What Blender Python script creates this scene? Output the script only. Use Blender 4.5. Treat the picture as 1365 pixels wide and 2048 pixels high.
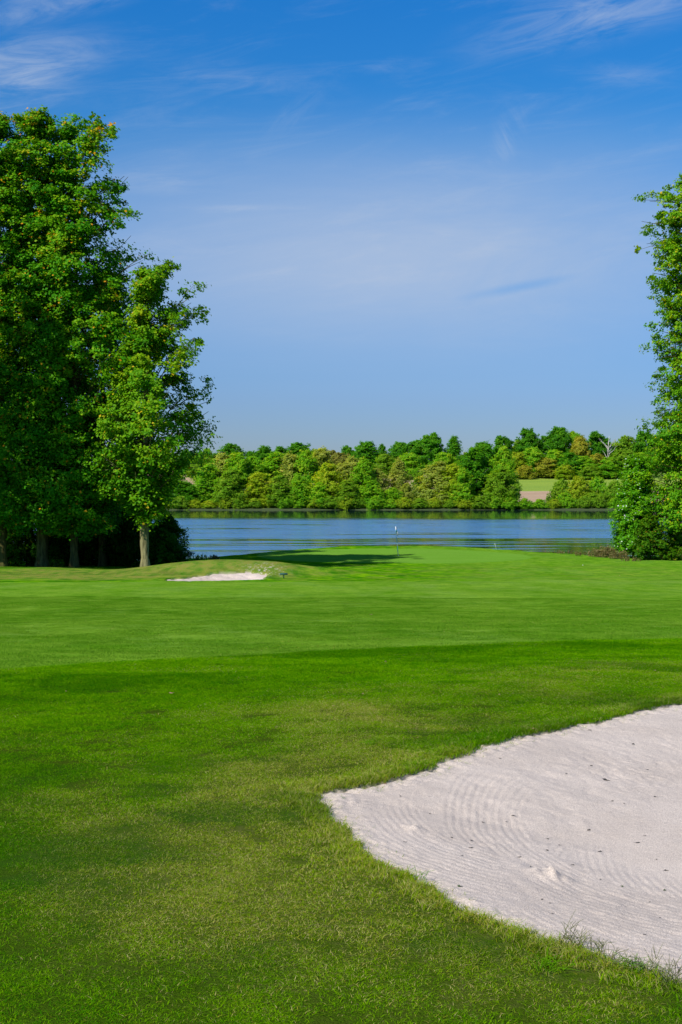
import bpy, math, random
import numpy as np
from mathutils import Vector
R = math.radians
S = bpy.context.scene
for _o in list(bpy.data.objects): bpy.data.objects.remove(_o)
rng = np.random.default_rng(7)
random.seed(7)
# ------------------------------------------------------------------ camera
CAMZ = 7.1
PITCH = 1.249
cd = bpy.data.cameras.new('camera'); cam = bpy.data.objects.new('camera', cd)
S.collection.objects.link(cam); S.camera = cam
cd.sensor_fit = 'VERTICAL'; cd.sensor_height = 36; cd.sensor_width = 24; cd.lens = 50
cd.clip_start = 0.05; cd.clip_end = 4000
cam.location = (0, 0, CAMZ); cam.rotation_euler = (R(90 - PITCH), 0, 0)
# ------------------------------------------------------------------ exposure
S.view_settings.view_transform = 'Standard'; S.view_settings.look = 'None'
S.view_settings.exposure = 0.6; S.view_settings.gamma = 1.0
S.cycles.max_bounces = 6; S.cycles.transparent_max_bounces = 4
S.cycles.diffuse_bounces = 3; S.cycles.glossy_bounces = 3; S.cycles.transmission_bounces = 2
# ------------------------------------------------------------------ sun
SUN_EL = 43.5
sdx, sdy = 0.69, 0.724                       # horizontal direction in which the light travels
sl = bpy.data.lights.new('sun', 'SUN'); so = bpy.data.objects.new('sun', sl); S.collection.objects.link(so)
sl.energy = 3.6; sl.angle = R(0.53); sl.color = (1.0, 0.95, 0.86)
_d = Vector((sdx * math.cos(R(SUN_EL)), sdy * math.cos(R(SUN_EL)), -math.sin(R(SUN_EL))))
so.rotation_euler = _d.to_track_quat('-Z', 'Y').to_euler(); so.location = (-60, -60, 80)

# ------------------------------------------------------------------ node helpers
class NT:
    def __init__(s, tree): s.t = tree; s.n = tree.nodes; s.l = tree.links
    def node(s, typ, **kw):
        n = s.n.new(typ)
        for k, v in kw.items(): setattr(n, k, v)
        return n
    def put(s, sock, v):
        if isinstance(v, bpy.types.NodeSocket): s.l.new(v, sock)
        elif v is not None: sock.default_value = v
    def math(s, op, a, b=None, c=None, clamp=False):
        n = s.node('ShaderNodeMath', operation=op, use_clamp=clamp)
        s.put(n.inputs[0], a)
        if b is not None: s.put(n.inputs[1], b)
        if c is not None: s.put(n.inputs[2], c)
        return n.outputs[0]
    def mix(s, f, a, b, mode='MIX'):
        n = s.node('ShaderNodeMix', data_type='RGBA', blend_type=mode)
        s.put(n.inputs[0], f)
        for i, v in ((6, a), (7, b)):
            if isinstance(v, tuple) and len(v) == 3: v = v + (1,)
            s.put(n.inputs[i], v)
        return n.outputs[2]
    def mixf(s, f, a, b):
        n = s.node('ShaderNodeMix', data_type='FLOAT')
        s.put(n.inputs[0], f); s.put(n.inputs[2], a); s.put(n.inputs[3], b)
        return n.outputs[0]
    def rng(s, v, a, b, c=0.0, d=1.0, smooth=True):
        n = s.node('ShaderNodeMapRange', interpolation_type='SMOOTHSTEP' if smooth else 'LINEAR')
        s.put(n.inputs[0], v)
        for i, q in enumerate((a, b, c, d)): n.inputs[i + 1].default_value = q
        return n.outputs[0]
    def mapping(s, v, loc=(0, 0, 0), rot=(0, 0, 0), scale=(1, 1, 1), typ='POINT'):
        n = s.node('ShaderNodeMapping', vector_type=typ)
        s.put(n.inputs[0], v); n.inputs[1].default_value = loc; n.inputs[2].default_value = rot; n.inputs[3].default_value = scale
        return n.outputs[0]
    def noise(s, v, scale, detail=3, rough=0.55, dist=0.0, fac=True):
        n = s.node('ShaderNodeTexNoise'); s.put(n.inputs['Vector'], v)
        n.inputs['Scale'].default_value = scale; n.inputs['Detail'].default_value = detail
        n.inputs['Roughness'].default_value = rough; n.inputs['Distortion'].default_value = dist
        return n.outputs[0] if fac else n.outputs[1]
    def attr(s, name, inst=False):
        n = s.node('ShaderNodeAttribute', attribute_name=name, attribute_type='INSTANCER' if inst else 'GEOMETRY')
        return n.outputs['Fac']
    def ramp(s, f, stops):
        n = s.node('ShaderNodeValToRGB'); s.put(n.inputs[0], f)
        e = n.color_ramp.elements
        while len(e) < len(stops): e.new(0.5)
        for i, (p, c) in enumerate(stops): e[i].position = p; e[i].color = c + (1,)
        return n.outputs[0]

# ------------------------------------------------------------------ world: Nishita sky with thin cirrus
w = bpy.data.worlds.new('World'); S.world = w; w.use_nodes = True
T = NT(w.node_tree)
bg = T.n['Background']
sky = T.node('ShaderNodeTexSky', sky_type='NISHITA', sun_disc=False)
sky.sun_elevation = R(SUN_EL); sky.sun_rotation = math.atan2(-sdx, -sdy)
sky.air_density = 1.0; sky.dust_density = 0.3; sky.ozone_density = 2.0; sky.altitude = 200
tc = T.node('ShaderNodeTexCoord').outputs['Generated']
sx = T.node('ShaderNodeSeparateXYZ'); T.put(sx.inputs[0], tc)
az = T.math('ARCTAN2', sx.outputs[0], sx.outputs[1]); el = T.math('ARCSINE', sx.outputs[2])
cv = T.node('ShaderNodeCombineXYZ'); T.put(cv.inputs[0], az); T.put(cv.inputs[1], el); AE = cv.outputs[0]
wn = T.noise(T.mapping(AE, scale=(6, 14, 1)), 1.0, 4, 0.6, fac=False)
def blob(px, py, wx, wy, rot):                 # soft patch of cirrus at an azimuth / elevation of the sky
    v = T.mapping(AE, loc=((px - 682) / 2844, (962 - py) / 2844, 0), rot=(0, 0, R(rot)), scale=(wx / 2844, wy / 2844, 1), typ='TEXTURE')
    n = T.node('ShaderNodeVectorMath', operation='LENGTH'); T.put(n.inputs[0], v)
    return T.rng(n.outputs['Value'], 1.0, 0.0), v
def streaks(rot, sx_, sy_, lo, hi, seed):
    v = T.mapping(AE, rot=(0, 0, R(-rot)), loc=(seed, seed * .7, 0))
    v = T.mapping(v, scale=(sx_, sy_, 1))
    return T.rng(T.noise(v, 1.0, 10, 0.68, 0.9), lo, hi)
tot = None
for (px, py, wx, wy, rot, amp, srot, q, sd) in (
        (20, 195, 300, 105, 14, .66, 12, 12, 1), (150, 55, 330, 50, 17, .42, 17, 16, 2), (1210, 70, 400, 85, 11, .48, 11, 15, 3),
        (1012, 295, 42, 85, -18, .24, -60, 22, 4), (480, 428, 200, 12, 1, .22, 1, 20, 5), (450, 185, 300, 50, -4, .16, 8, 24, 6),
        (590, 245, 110, 34, 40, .15, 40, 26, 7), (1230, 190, 190, 34, -8, .18, -5, 22, 8), (740, 162, 170, 18, 3, .15, 3, 26, 9),
        (330, 375, 180, 40, 0, .25, 3, 14, 10)):
    b, _v = blob(px, py, wx, wy, rot)
    s_ = streaks(srot, q * .9, q * 5.0, .30, .75, sd * 3.1)
    c = T.math('MULTIPLY', T.math('MULTIPLY', b, s_), amp)
    tot = c if tot is None else T.math('MAXIMUM', tot, c)
fine = T.math('MULTIPLY', streaks(8, 7, 40, .45, .85, 40.0), T.math('MULTIPLY', T.rng(el, 0.05, 0.16), .17))
veil, _v = blob(800, 520, 1300, 340, 0)
veil = T.math('MULTIPLY', T.math('MULTIPLY', veil, T.mixf(streaks(3, 3, 14, .2, .8, 60.0), .72, 1.0)), .78)
dk, _v = blob(1030, 582, 150, 15, 10)
veil = T.math('SUBTRACT', veil, T.math('MULTIPLY', dk, .26), clamp=True)
tot = T.math('ADD', T.math('ADD', tot, fine), veil, clamp=True)
hs = T.node('ShaderNodeHueSaturation'); hs.inputs['Saturation'].default_value = 1.25
T.put(hs.inputs['Color'], sky.outputs[0])
tint = T.ramp(T.math('MULTIPLY', el, 1.0 / .8), [(0, (.26, .34, .60)), (.071, (.28, .375, .635)), (.29, (.22, .58, .81)), (.41, (.13, .59, .91)), (.75, (.42, .66, .86))])
base = T.mix(1.0, hs.outputs[0], tint, 'MULTIPLY')
col = T.mix(tot, base, (3.15, 3.72, 4.75))
T.put(bg.inputs[0], col); bg.inputs[1].default_value = 0.10

# ------------------------------------------------------------------ numpy helpers
def hsh(i, j, s):
    n = (i * 374761393 + j * 668265263 + s * 974634777) & 0xFFFFFFFF
    n = ((n ^ (n >> 13)) * 1274126177) & 0xFFFFFFFF
    return ((n ^ (n >> 16)) & 0xFFFFFF) / float(0xFFFFFF)
def vn(x, y, s=0):
    x = np.asarray(x, float); y = np.asarray(y, float)
    xi = np.floor(x).astype(np.int64); yi = np.floor(y).astype(np.int64)
    fx = x - xi; fy = y - yi; fx = fx * fx * (3 - 2 * fx); fy = fy * fy * (3 - 2 * fy)
    a = hsh(xi, yi, s); b = hsh(xi + 1, yi, s); c = hsh(xi, yi + 1, s); d = hsh(xi + 1, yi + 1, s)
    return (a + (b - a) * fx) * (1 - fy) + (c + (d - c) * fx) * fy
def fbm(x, y, o=4, s=0):
    r = 0; a = 1; t = 0
    for k in range(o):
        r = r + a * vn(x * 2 ** k, y * 2 ** k, s + k * 17); t += a; a *= .5
    return r / t
def sst(v, a, b):
    t = np.clip((v - a) / (b - a), 0, 1); return t * t * (3 - 2 * t)
# ------------------------------------------------------------------ terrain heights
_DY = [-15, 0, 8, 12, 16, 20, 30, 45, 58, 66, 75, 85, 95]
_DD = [1.65, 1.65, 1.66, 1.82, 2.03, 2.27, 2.92, 3.72, 4.22, 4.56, 4.92, 5.08, 5.13]
_fy = np.linspace(-15, 95, 1101); _fd = np.interp(_fy, _DY, _DD)
_k = np.hanning(61); _k /= _k.sum(); _fd = np.convolve(np.pad(_fd, 30, mode='edge'), _k, 'valid')
def crest(x):
    c = np.interp(x, [-200, -30, -14, -9, -4, 0, 9, 13, 18, 30, 200], [88, 89, 90, 93, 101, 107, 107, 104, 99, 97, 97])
    D = np.interp(x, [-200, -14, -9, -4, 0, 6, 10, 14, 18, 30], [5.1, 5.1, 5.05, 4.93, 4.92, 4.9, 4.98, 5.14, 5.2, 5.2])
    return c, D
def G0(x, y):
    x = np.asarray(x, float); y = np.asarray(y, float)
    D = np.interp(y, _fy, _fd)
    c, Dc = crest(x)
    t = np.clip((y - 84) / (c - 84), 0, 1)
    D = D + (Dc - D) * t ** 1.8 * (y > 84)
    over = np.clip(y - c, 0, None)
    D = D + np.where(over < 2, over ** 2 * .12, .48 + (over - 2) * .5)
    D = np.minimum(D, 9.5)
    m = np.where(x < -5.6, 5.2, 5.6); my = np.where(y < 71, 3.0, 3.6)
    D = D - .78 * np.exp(-((x + 5.6) / m) ** 2 - ((y - 71) / my) ** 2)
    D = D - .32 * sst(-x, 9, 16) * np.exp(-((y - 75) / 7) ** 2)
    D = D - .10 * np.exp(-((x - 3) / 4) ** 2 - ((y - 13) / 3.) ** 2)
    amp = sst(y, 5, 25) * (1 - sst(y, 86, 92))
    D = D + amp * ((fbm(x / 9, y / 9, 3, 5) - .5) * .22)
    D = D + (vn(x / 1.1, y / 1.1, 9) - .5) * .03
    return CAMZ - D
cp, sp = math.cos(R(PITCH)), math.sin(R(PITCH))
def ray(px, py):
    u = (px - 682.5) / 2844; v = (1024 - py) / 2844
    return u, cp + v * sp, v * cp - sp
def hit(px, py, fn=G0, tmax=140):
    a, b, c = ray(px, py); t = np.linspace(2, tmax, 14000)
    g = fn(a * t, b * t); z = CAMZ + c * t
    k = np.argmax(z <= g); t = t[k]
    return np.array([a * t, b * t])
def at(px, d): return (px - 682.5) / 2844 * d
def ztop(py, d):
    a, b, c = ray(682, py); return CAMZ + c / b * d
def sdist(x, y, P):                                # signed distance to polygon, negative inside
    x = np.asarray(x, float); y = np.asarray(y, float)
    d = np.full(x.shape, 1e9); ins = np.zeros(x.shape, bool)
    for i in range(len(P)):
        ax, ay = P[i]; bx, by = P[(i + 1) % len(P)]
        ex, ey = bx - ax, by - ay; L = ex * ex + ey * ey + 1e-12
        t = np.clip(((x - ax) * ex + (y - ay) * ey) / L, 0, 1)
        d = np.minimum(d, np.hypot(x - ax - t * ex, y - ay - t * ey))
        cr = ((ay > y) != (by > y)); xx = (bx - ax) * (y - ay) / (by - ay + 1e-12) + ax
        ins ^= cr & (x < xx)
    return np.where(ins, -d, d)
B1px = [(606, 1587), (650, 1581), (700, 1575), (745, 1570), (800, 1552), (862, 1530), (940, 1501), (1000, 1484), (1050, 1468), (1100, 1462),
        (1150, 1449), (1200, 1440), (1260, 1426), (1290, 1418), (1330, 1411), (1365, 1406)]
B1lo = [(1365, 1982), (1300, 1955), (1250, 1940), (1200, 1920), (1150, 1905), (1100, 1888), (1050, 1868), (1000, 1845), (950, 1825), (920, 1815),
        (885, 1800), (850, 1780), (810, 1755), (770, 1735), (740, 1715), (700, 1690), (680, 1670), (668, 1655), (656, 1625), (632, 1600)]
B1 = [tuple(hit(*p)) for p in B1px] + [(5.2, 13.2), (7.5, 12.2), (8.6, 9.5), (7.0, 6.6), (3.5, 4.3), (1.9, 4.25)] + [tuple(hit(*p)) for p in B1lo]
B2px = [(322, 1163), (345, 1158), (395, 1153), (420, 1150), (440, 1146), (470, 1147), (500, 1144), (528, 1149), (533, 1156), (525, 1160), (430, 1163.5), (380, 1164)]
B2 = [tuple(hit(*p)) for p in B2px]
B2 = [(B2[i][0], B2[i][1]) for i in range(len(B2))]
def S1(x, y):                                     # near bunker, with a ragged edge
    return sdist(x, y, B1) + (fbm(x * 4, y * 4, 3, 31) - .5) * .13 + (fbm(x * 15, y * 11, 3, 33) - .5) * .09
def S2(x, y): return sdist(x, y, B2) + (fbm(x * 2.2, y * 2.2, 3, 61) - .5) * .5
def sand1(x, y, s): return G0(x, y) - .012 - .13 * sst(-s, 0, 1.5)
def sand2(x, y, s): return G0(x, y) - .03 - .10 * sst(-s, 0, .8)
def G(x, y):
    g = G0(x, y)
    x = np.asarray(x, float); y = np.asarray(y, float)
    n1 = (x > -1.5) & (x < 10.5) & (y > 2.5) & (y < 15.5)
    if n1.any():
        s = S1(x[n1], y[n1]); d = sst(-s, -.01, .07)
        lip = .014 * np.exp(-((s - .12) / .14) ** 2)
        g[n1] += lip - d * (.10 + .13 * sst(-s, 0, 1.5))
    n2 = (x > -14) & (x < 0) & (y > 58) & (y < 75)
    if n2.any():
        s = S2(x[n2], y[n2]); d = sst(-s, -.05, .15)
        g[n2] += .05 * np.exp(-((s - .25) / .25) ** 2) - d * .28
    return g
def gz(x, y): return float(G(np.array([float(x)]), np.array([float(y)]))[0])

# ------------------------------------------------------------------ mesh helpers
def link(o, parent=None, coll=None):
    (coll or S.collection).objects.link(o)
    if parent is not None: o.parent = parent
    return o
def tag(o, label=None, cat=None, group=None, kind=None):
    if label: o['label'] = label
    if cat: o['category'] = cat
    if group: o['group'] = group
    if kind: o['kind'] = kind
    return o
def empty(name, loc, rz=0.0):
    o = bpy.data.objects.new(name, None); S.collection.objects.link(o)
    o.location = loc; o.rotation_euler = (0, 0, rz); o.empty_display_size = .3
    return o
def rawmesh(name, V, faces, mat, attrs=None, smooth=False):
    """faces: list of (n,k) int arrays"""
    me = bpy.data.meshes.new(name); V = np.asarray(V, np.float32)
    me.vertices.add(len(V)); me.vertices.foreach_set('co', V.ravel())
    loops = np.concatenate([np.asarray(f, np.int32).ravel() for f in faces])
    tot_ = np.concatenate([np.full(len(f), f.shape[1], np.int32) for f in faces])
    st = np.concatenate([[0], np.cumsum(tot_)[:-1]]).astype(np.int32)
    me.loops.add(len(loops)); me.loops.foreach_set('vertex_index', loops)
    me.polygons.add(len(tot_)); me.polygons.foreach_set('loop_start', st); me.polygons.foreach_set('loop_total', tot_)
    if smooth: me.polygons.foreach_set('use_smooth', np.ones(len(tot_), bool))
    for k, a in (attrs or {}).items():
        at_ = me.attributes.new(k, 'FLOAT', 'POINT'); at_.data.foreach_set('value', np.asarray(a, np.float32))
    me.update(calc_edges=True); me.validate()
    if mat: me.materials.append(mat)
    return me
def meshobj(name, V, faces, mat, parent=None, attrs=None, smooth=False):
    return link(bpy.data.objects.new(name, rawmesh(name, V, faces, mat, attrs, smooth)), parent)
class MB:
    def __init__(s): s.V = []; s.Q = []; s.T = []; s.n = 0
    def add(s, V, Q=None, T=None):
        V = np.asarray(V, float)
        if Q is not None and len(Q): s.Q.append(np.asarray(Q) + s.n)
        if T is not None and len(T): s.T.append(np.asarray(T) + s.n)
        s.V.append(V); s.n += len(V)
    def tube(s, P, r, k=7, cap=True, wob=0.0):
        P = np.asarray(P, float); n = len(P); r = np.broadcast_to(np.asarray(r, float), (n,))
        d = np.gradient(P, axis=0); d /= np.linalg.norm(d, axis=1)[:, None] + 1e-9
        ref = np.where(np.abs(d[:, 2:3]) > .9, np.array([[1., 0, 0]]), np.array([[0, 0, 1.]]))
        a = np.cross(d, ref); a /= np.linalg.norm(a, axis=1)[:, None]; b = np.cross(d, a)
        th = np.arange(k) * 2 * math.pi / k
        rr = r[:, None] * (1 + wob * (rng.random((n, k)) - .5))
        V = P[:, None] + rr[..., None] * (a[:, None] * np.cos(th)[None, :, None] + b[:, None] * np.sin(th)[None, :, None])
        i = np.arange(n - 1)[:, None] * k; j = np.arange(k)[None]; j2 = (j + 1) % k
        Q = np.stack([i + j, i + j2, i + k + j2, i + k + j], -1).reshape(-1, 4)
        V = V.reshape(-1, 3); Tt = []
        if cap:
            V = np.vstack([V, P[0], P[-1]])
            for q in range(k):
                Tt.append((q, n * k, (q + 1) % k)); Tt.append(((n - 1) * k + q, (n - 1) * k + (q + 1) % k, n * k + 1))
        s.add(V, Q, Tt)
    def box(s, c, h, rz=0.0, rx=0.0):
        c = np.array(c, float)
        V = np.array([(x, y, z) for x in (-1, 1) for y in (-1, 1) for z in (-1, 1)], float) * np.array(h)
        if rx: V = V @ np.array([[1, 0, 0], [0, math.cos(rx), math.sin(rx)], [0, -math.sin(rx), math.cos(rx)]])
        if rz: V = V @ np.array([[math.cos(rz), math.sin(rz), 0], [-math.sin(rz), math.cos(rz), 0], [0, 0, 1]])
        s.add(V + c, [(0, 1, 3, 2), (4, 6, 7, 5), (0, 4, 5, 1), (2, 3, 7, 6), (0, 2, 6, 4), (1, 5, 7, 3)])
    def faces(s):
        f = []
        if s.Q: f.append(np.concatenate(s.Q))
        if s.T: f.append(np.concatenate(s.T))
        return f
    def mesh(s, name, mat, smooth=False): return rawmesh(name, np.vstack(s.V), s.faces(), mat, None, smooth)
    def build(s, name, mat, parent=None, smooth=False): return link(bpy.data.objects.new(name, s.mesh(name, mat, smooth)), parent)

# ------------------------------------------------------------------ materials
def newmat(name):
    m = bpy.data.materials.new(name); m.use_nodes = True
    t = NT(m.node_tree); p = t.n['Principled BSDF']
    return m, t, p
def plain(name, col, rough=.6, metal=0.0, bump=0.0, bs=40, var=.15):
    m, t, p = newmat(name)
    pos = t.node('ShaderNodeTexCoord').outputs['Object']
    n = t.noise(pos, bs * .5, 4)
    t.put(p.inputs['Base Color'], t.mix(n, tuple(c * (1 - var) for c in col), tuple(min(1, c * (1 + var)) for c in col)))
    p.inputs['Roughness'].default_value = rough; p.inputs['Metallic'].default_value = metal
    if bump:
        b = t.node('ShaderNodeBump'); b.inputs['Strength'].default_value = bump; b.inputs['Distance'].default_value = .02
        t.put(b.inputs['Height'], t.noise(pos, bs, 4)); t.put(p.inputs['Normal'], b.outputs[0])
    return m

ROUGH_A, ROUGH_B = (0.036, 0.205, 0.001), (0.200, 0.420, 0.002)
OLIVE, TAN = (0.240, 0.350, 0.004), (0.34, 0.31, 0.09)
FAIR_A, FAIR_B = (0.112, 0.275, 0.010), (0.215, 0.380, 0.030)
def turf_mat():
    m, t, p = newmat('turf')
    pos = t.node('ShaderNodeNewGeometry').outputs['Position']
    big = t.noise(t.mapping(pos, scale=(.35, .22, .3)), 1, 4, .6)
    med = t.noise(t.mapping(pos, scale=(1.6, 1.0, 1)), 1, 5, .65)
    fine = t.noise(pos, 28, 4, .7); vf = t.noise(pos, 120, 2, .7)
    rough = t.mix(t.rng(med, .35, .7), ROUGH_A, ROUGH_B)
    fair = t.mix(t.rng(t.mixf(.5, big, med), .35, .65), FAIR_A, FAIR_B)
    fair = t.mix(t.math('MULTIPLY', t.rng(t.noise(t.mapping(pos, scale=(.5, .16, 1)), 1, 6, .7), .45, .7), .7), fair, (0.20, 0.35, 0.05))
    gr = t.noise(t.mapping(pos, scale=(9, 3.2, 1)), 1, 5, .8)
    fair = t.mix(t.rng(gr, .38, .6, .42, 0), fair, t.mix(1.0, fair, (.50, .62, .5), 'MULTIPLY'))
    green = t.mix(t.noise(t.mapping(pos, scale=(.3, .5, 1)), 1, 4), (0.125, 0.310, 0.018), (0.185, 0.355, 0.045))
    sy = t.node('ShaderNodeSeparateXYZ'); t.put(sy.inputs[0], pos)
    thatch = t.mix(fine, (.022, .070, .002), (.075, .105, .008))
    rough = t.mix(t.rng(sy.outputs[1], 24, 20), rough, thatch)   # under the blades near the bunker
    c = t.mix(t.attr('fair'), rough, fair)
    dry = t.attr('dry')
    dd = t.math('MULTIPLY', dry, t.rng(t.mixf(.5, fine, med), .32, .62), clamp=True)
    dd = t.math('MULTIPLY', dd, t.rng(sy.outputs[1], 20, 24, .25, 1))
    c = t.mix(dd, c, t.mix(t.rng(fine, .4, .65), (0.190, 0.200, 0.018), (0.34, 0.27, 0.11)))
    c = t.mix(t.attr('lush'), c, t.mix(.5, c, (0.012, 0.085, 0.004)))
    c = t.mix(t.attr('green'), c, green)
    c = t.mix(t.rng(fine, .3, .7, .0, .45), c, t.mix(1.0, c, (.45, .55, .4), 'MULTIPLY'))
    c = t.mix(t.attr('cut'), c, (0.50, 0.42, 0.33))
    sm = t.math('MULTIPLY', t.attr('sandy'), t.rng(t.noise(t.mapping(pos, scale=(1, .4, 1)), 7, 3, .7), .55, .62))
    c = t.mix(sm, c, (0.62, 0.53, 0.46))
    t.put(p.inputs['Base Color'], c); p.inputs['Roughness'].default_value = .95
    p.inputs['Specular IOR Level'].default_value = .0
    b = t.node('ShaderNodeBump'); b.inputs['Strength'].default_value = .75; b.inputs['Distance'].default_value = .03
    t.put(b.inputs['Height'], t.mixf(.5, fine, vf)); t.put(p.inputs['Normal'], b.outputs[0])
    return m
TURF = turf_mat()
def blade_mat(name, fairway):
    m, t, p = newmat(name)
    pos = t.node('ShaderNodeNewGeometry').outputs['Position']
    big = t.noise(t.mapping(pos, scale=(.35, .22, .3)), 1, 4, .6)
    med = t.noise(t.mapping(pos, scale=(1.6, 1.0, 1)), 1, 5, .65)
    rnd = t.attr('rnd')
    if fairway: c = t.mix(t.rng(t.mixf(.5, big, med), .35, .65), FAIR_A, FAIR_B)
    else:
        med2 = t.noise(t.mapping(pos, scale=(5.5, 3.2, 1)), 1, 4, .7)
        c = t.mix(t.rng(t.mixf(.35, t.mixf(.6, med, med2), rnd), .36, .62), ROUGH_A, ROUGH_B)
    dry = t.attr('dry', True)
    c = t.mix(t.math('MULTIPLY', dry, .75), c, OLIVE)
    dead = t.math('LESS_THAN', rnd, t.math('MULTIPLY_ADD', dry, .42, .008))
    c = t.mix(dead, c, t.mix(t.math('FRACT', t.math('MULTIPLY', rnd, 37.0)), (0.32, 0.31, 0.012), (0.56, 0.49, 0.20)))
    c = t.mix(t.attr('lush', True), c, t.mix(.55, c, (0.012, 0.120, 0.001)))
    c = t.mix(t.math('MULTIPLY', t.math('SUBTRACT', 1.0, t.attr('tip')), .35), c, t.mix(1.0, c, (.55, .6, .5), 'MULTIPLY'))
    out = t.n['Material Output']
    t.put(p.inputs['Base Color'], c); p.inputs['Roughness'].default_value = .6; p.inputs['Specular IOR Level'].default_value = .0
    tr = t.node('ShaderNodeBsdfTranslucent'); t.put(tr.inputs[0], t.mix(1.0, c, (1.25, 1.3, .5), 'MULTIPLY'))
    mx = t.node('ShaderNodeMixShader'); mx.inputs[0].default_value = .35
    t.l.new(p.outputs[0], mx.inputs[1]); t.l.new(tr.outputs[0], mx.inputs[2]); t.l.new(mx.outputs[0], out.inputs[0])
    return m
def leaf_mat(name, stops, trans=.35, white=0.0, k=(2.3, 2.15, .45)):
    stops = [(p_, tuple(min(.7, a * b) for a, b in zip(c_, k))) for p_, c_ in stops]
    m, t, p = newmat(name)
    lc = t.attr('lc')
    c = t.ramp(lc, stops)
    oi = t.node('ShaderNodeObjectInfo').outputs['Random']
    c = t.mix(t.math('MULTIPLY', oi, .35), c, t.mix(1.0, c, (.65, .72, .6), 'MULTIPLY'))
    if white: c = t.mix(t.math('GREATER_THAN', t.math('FRACT', t.math('MULTIPLY', lc, 91.7)), 1 - white), c, (.75, .78, .72))
    t.put(p.inputs['Base Color'], c); p.inputs['Roughness'].default_value = .6; p.inputs['Specular IOR Level'].default_value = .12
    tr = t.node('ShaderNodeBsdfTranslucent'); t.put(tr.inputs[0], t.mix(1.0, c, (1.5, 1.35, .45), 'MULTIPLY'))
    mx = t.node('ShaderNodeMixShader'); mx.inputs[0].default_value = trans
    t.l.new(p.outputs[0], mx.inputs[1]); t.l.new(tr.outputs[0], mx.inputs[2]); t.l.new(mx.outputs[0], t.n['Material Output'].inputs[0])
    return m
def bark_mat(name, a, b, sc=1.0):
    m, t, p = newmat(name)
    pos = t.node('ShaderNodeTexCoord').outputs['Object']
    n = t.noise(t.mapping(pos, scale=(9 * sc, 9 * sc, 1.6 * sc)), 1, 6, .65)
    pat = t.noise(pos, 1.3 * sc, 4, .6)
    c = t.mix(t.rng(n, .3, .7), a, b); c = t.mix(t.rng(pat, .5, .7, 0, .5), c, (0.10, 0.12, 0.03)); p.inputs['Specular IOR Level'].default_value = .05
    t.put(p.inputs['Base Color'], c); p.inputs['Roughness'].default_value = .9
    bp = t.node('ShaderNodeBump'); bp.inputs['Strength'].default_value = .9; bp.inputs['Distance'].default_value = .05
    t.put(bp.inputs['Height'], n); t.put(p.inputs['Normal'], bp.outputs[0])
    return m
BARK = bark_mat('maple_bark', (0.028, 0.024, 0.008), (0.13, 0.11, 0.035))
PBARK = bark_mat('sunlit_maple_bark', (0.09, 0.08, 0.035), (0.30, 0.27, 0.13))  # lighter copy of the bark; the front maple's sunlight is in its colour
FBARK = bark_mat('grey_bark', (0.20, 0.18, 0.14), (0.45, 0.42, 0.36), .4)
WBARK = bark_mat('white_bark', (0.36, 0.33, 0.28), (0.62, 0.60, 0.54), .4)
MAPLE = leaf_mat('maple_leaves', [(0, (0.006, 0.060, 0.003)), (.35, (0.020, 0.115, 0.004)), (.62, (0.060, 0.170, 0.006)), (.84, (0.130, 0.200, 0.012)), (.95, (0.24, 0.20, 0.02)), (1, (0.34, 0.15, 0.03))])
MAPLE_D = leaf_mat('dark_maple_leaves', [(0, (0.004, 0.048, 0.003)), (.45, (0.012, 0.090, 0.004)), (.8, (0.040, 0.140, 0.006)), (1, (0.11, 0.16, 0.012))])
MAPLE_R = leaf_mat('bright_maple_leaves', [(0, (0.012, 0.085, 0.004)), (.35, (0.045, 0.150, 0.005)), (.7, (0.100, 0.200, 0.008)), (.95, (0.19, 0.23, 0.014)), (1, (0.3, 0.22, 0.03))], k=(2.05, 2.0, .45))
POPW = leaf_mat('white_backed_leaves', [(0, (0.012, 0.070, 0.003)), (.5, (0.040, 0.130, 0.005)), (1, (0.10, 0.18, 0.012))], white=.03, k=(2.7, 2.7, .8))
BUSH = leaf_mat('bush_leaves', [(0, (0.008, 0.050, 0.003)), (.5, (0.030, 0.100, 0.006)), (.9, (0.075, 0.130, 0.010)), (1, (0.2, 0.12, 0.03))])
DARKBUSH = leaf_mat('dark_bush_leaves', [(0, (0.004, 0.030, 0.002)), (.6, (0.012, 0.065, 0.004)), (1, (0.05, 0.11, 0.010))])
FK = (4.5, 4.0, 1.8)
F = {
 'dark green': leaf_mat('leaves_dark_green', [(0, (0.009, 0.050, 0.004)), (.6, (0.023, 0.088, 0.006)), (1, (0.060, 0.130, 0.012))], .6, k=FK),
 'green': leaf_mat('leaves_green', [(0, (0.018, 0.080, 0.006)), (.55, (0.056, 0.138, 0.010)), (1, (0.140, 0.200, 0.020))], .6, k=FK),
 'olive': leaf_mat('leaves_olive', [(0, (0.020, 0.065, 0.006)), (.55, (0.052, 0.112, 0.011)), (1, (0.11, 0.155, 0.028))], .6, k=FK),
 'pale olive': leaf_mat('leaves_pale_olive', [(0, (0.034, 0.070, 0.018)), (.55, (0.085, 0.120, 0.040)), (1, (0.16, 0.17, 0.085))], .6, k=FK),
 'yellow green': leaf_mat('leaves_yellow_green', [(0, (0.030, 0.080, 0.006)), (.5, (0.080, 0.130, 0.010)), (1, (0.17, 0.17, 0.03))], .6, k=FK),
 'golden': leaf_mat('leaves_golden', [(0, (0.040, 0.065, 0.010)), (.5, (0.090, 0.112, 0.022)), (1, (0.15, 0.145, 0.04))], .6, k=FK),
 'brownish': leaf_mat('leaves_brownish', [(0, (0.03, 0.055, 0.018)), (.5, (0.065, 0.085, 0.035)), (1, (0.13, 0.125, 0.075))], .6, k=FK),
}
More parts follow.
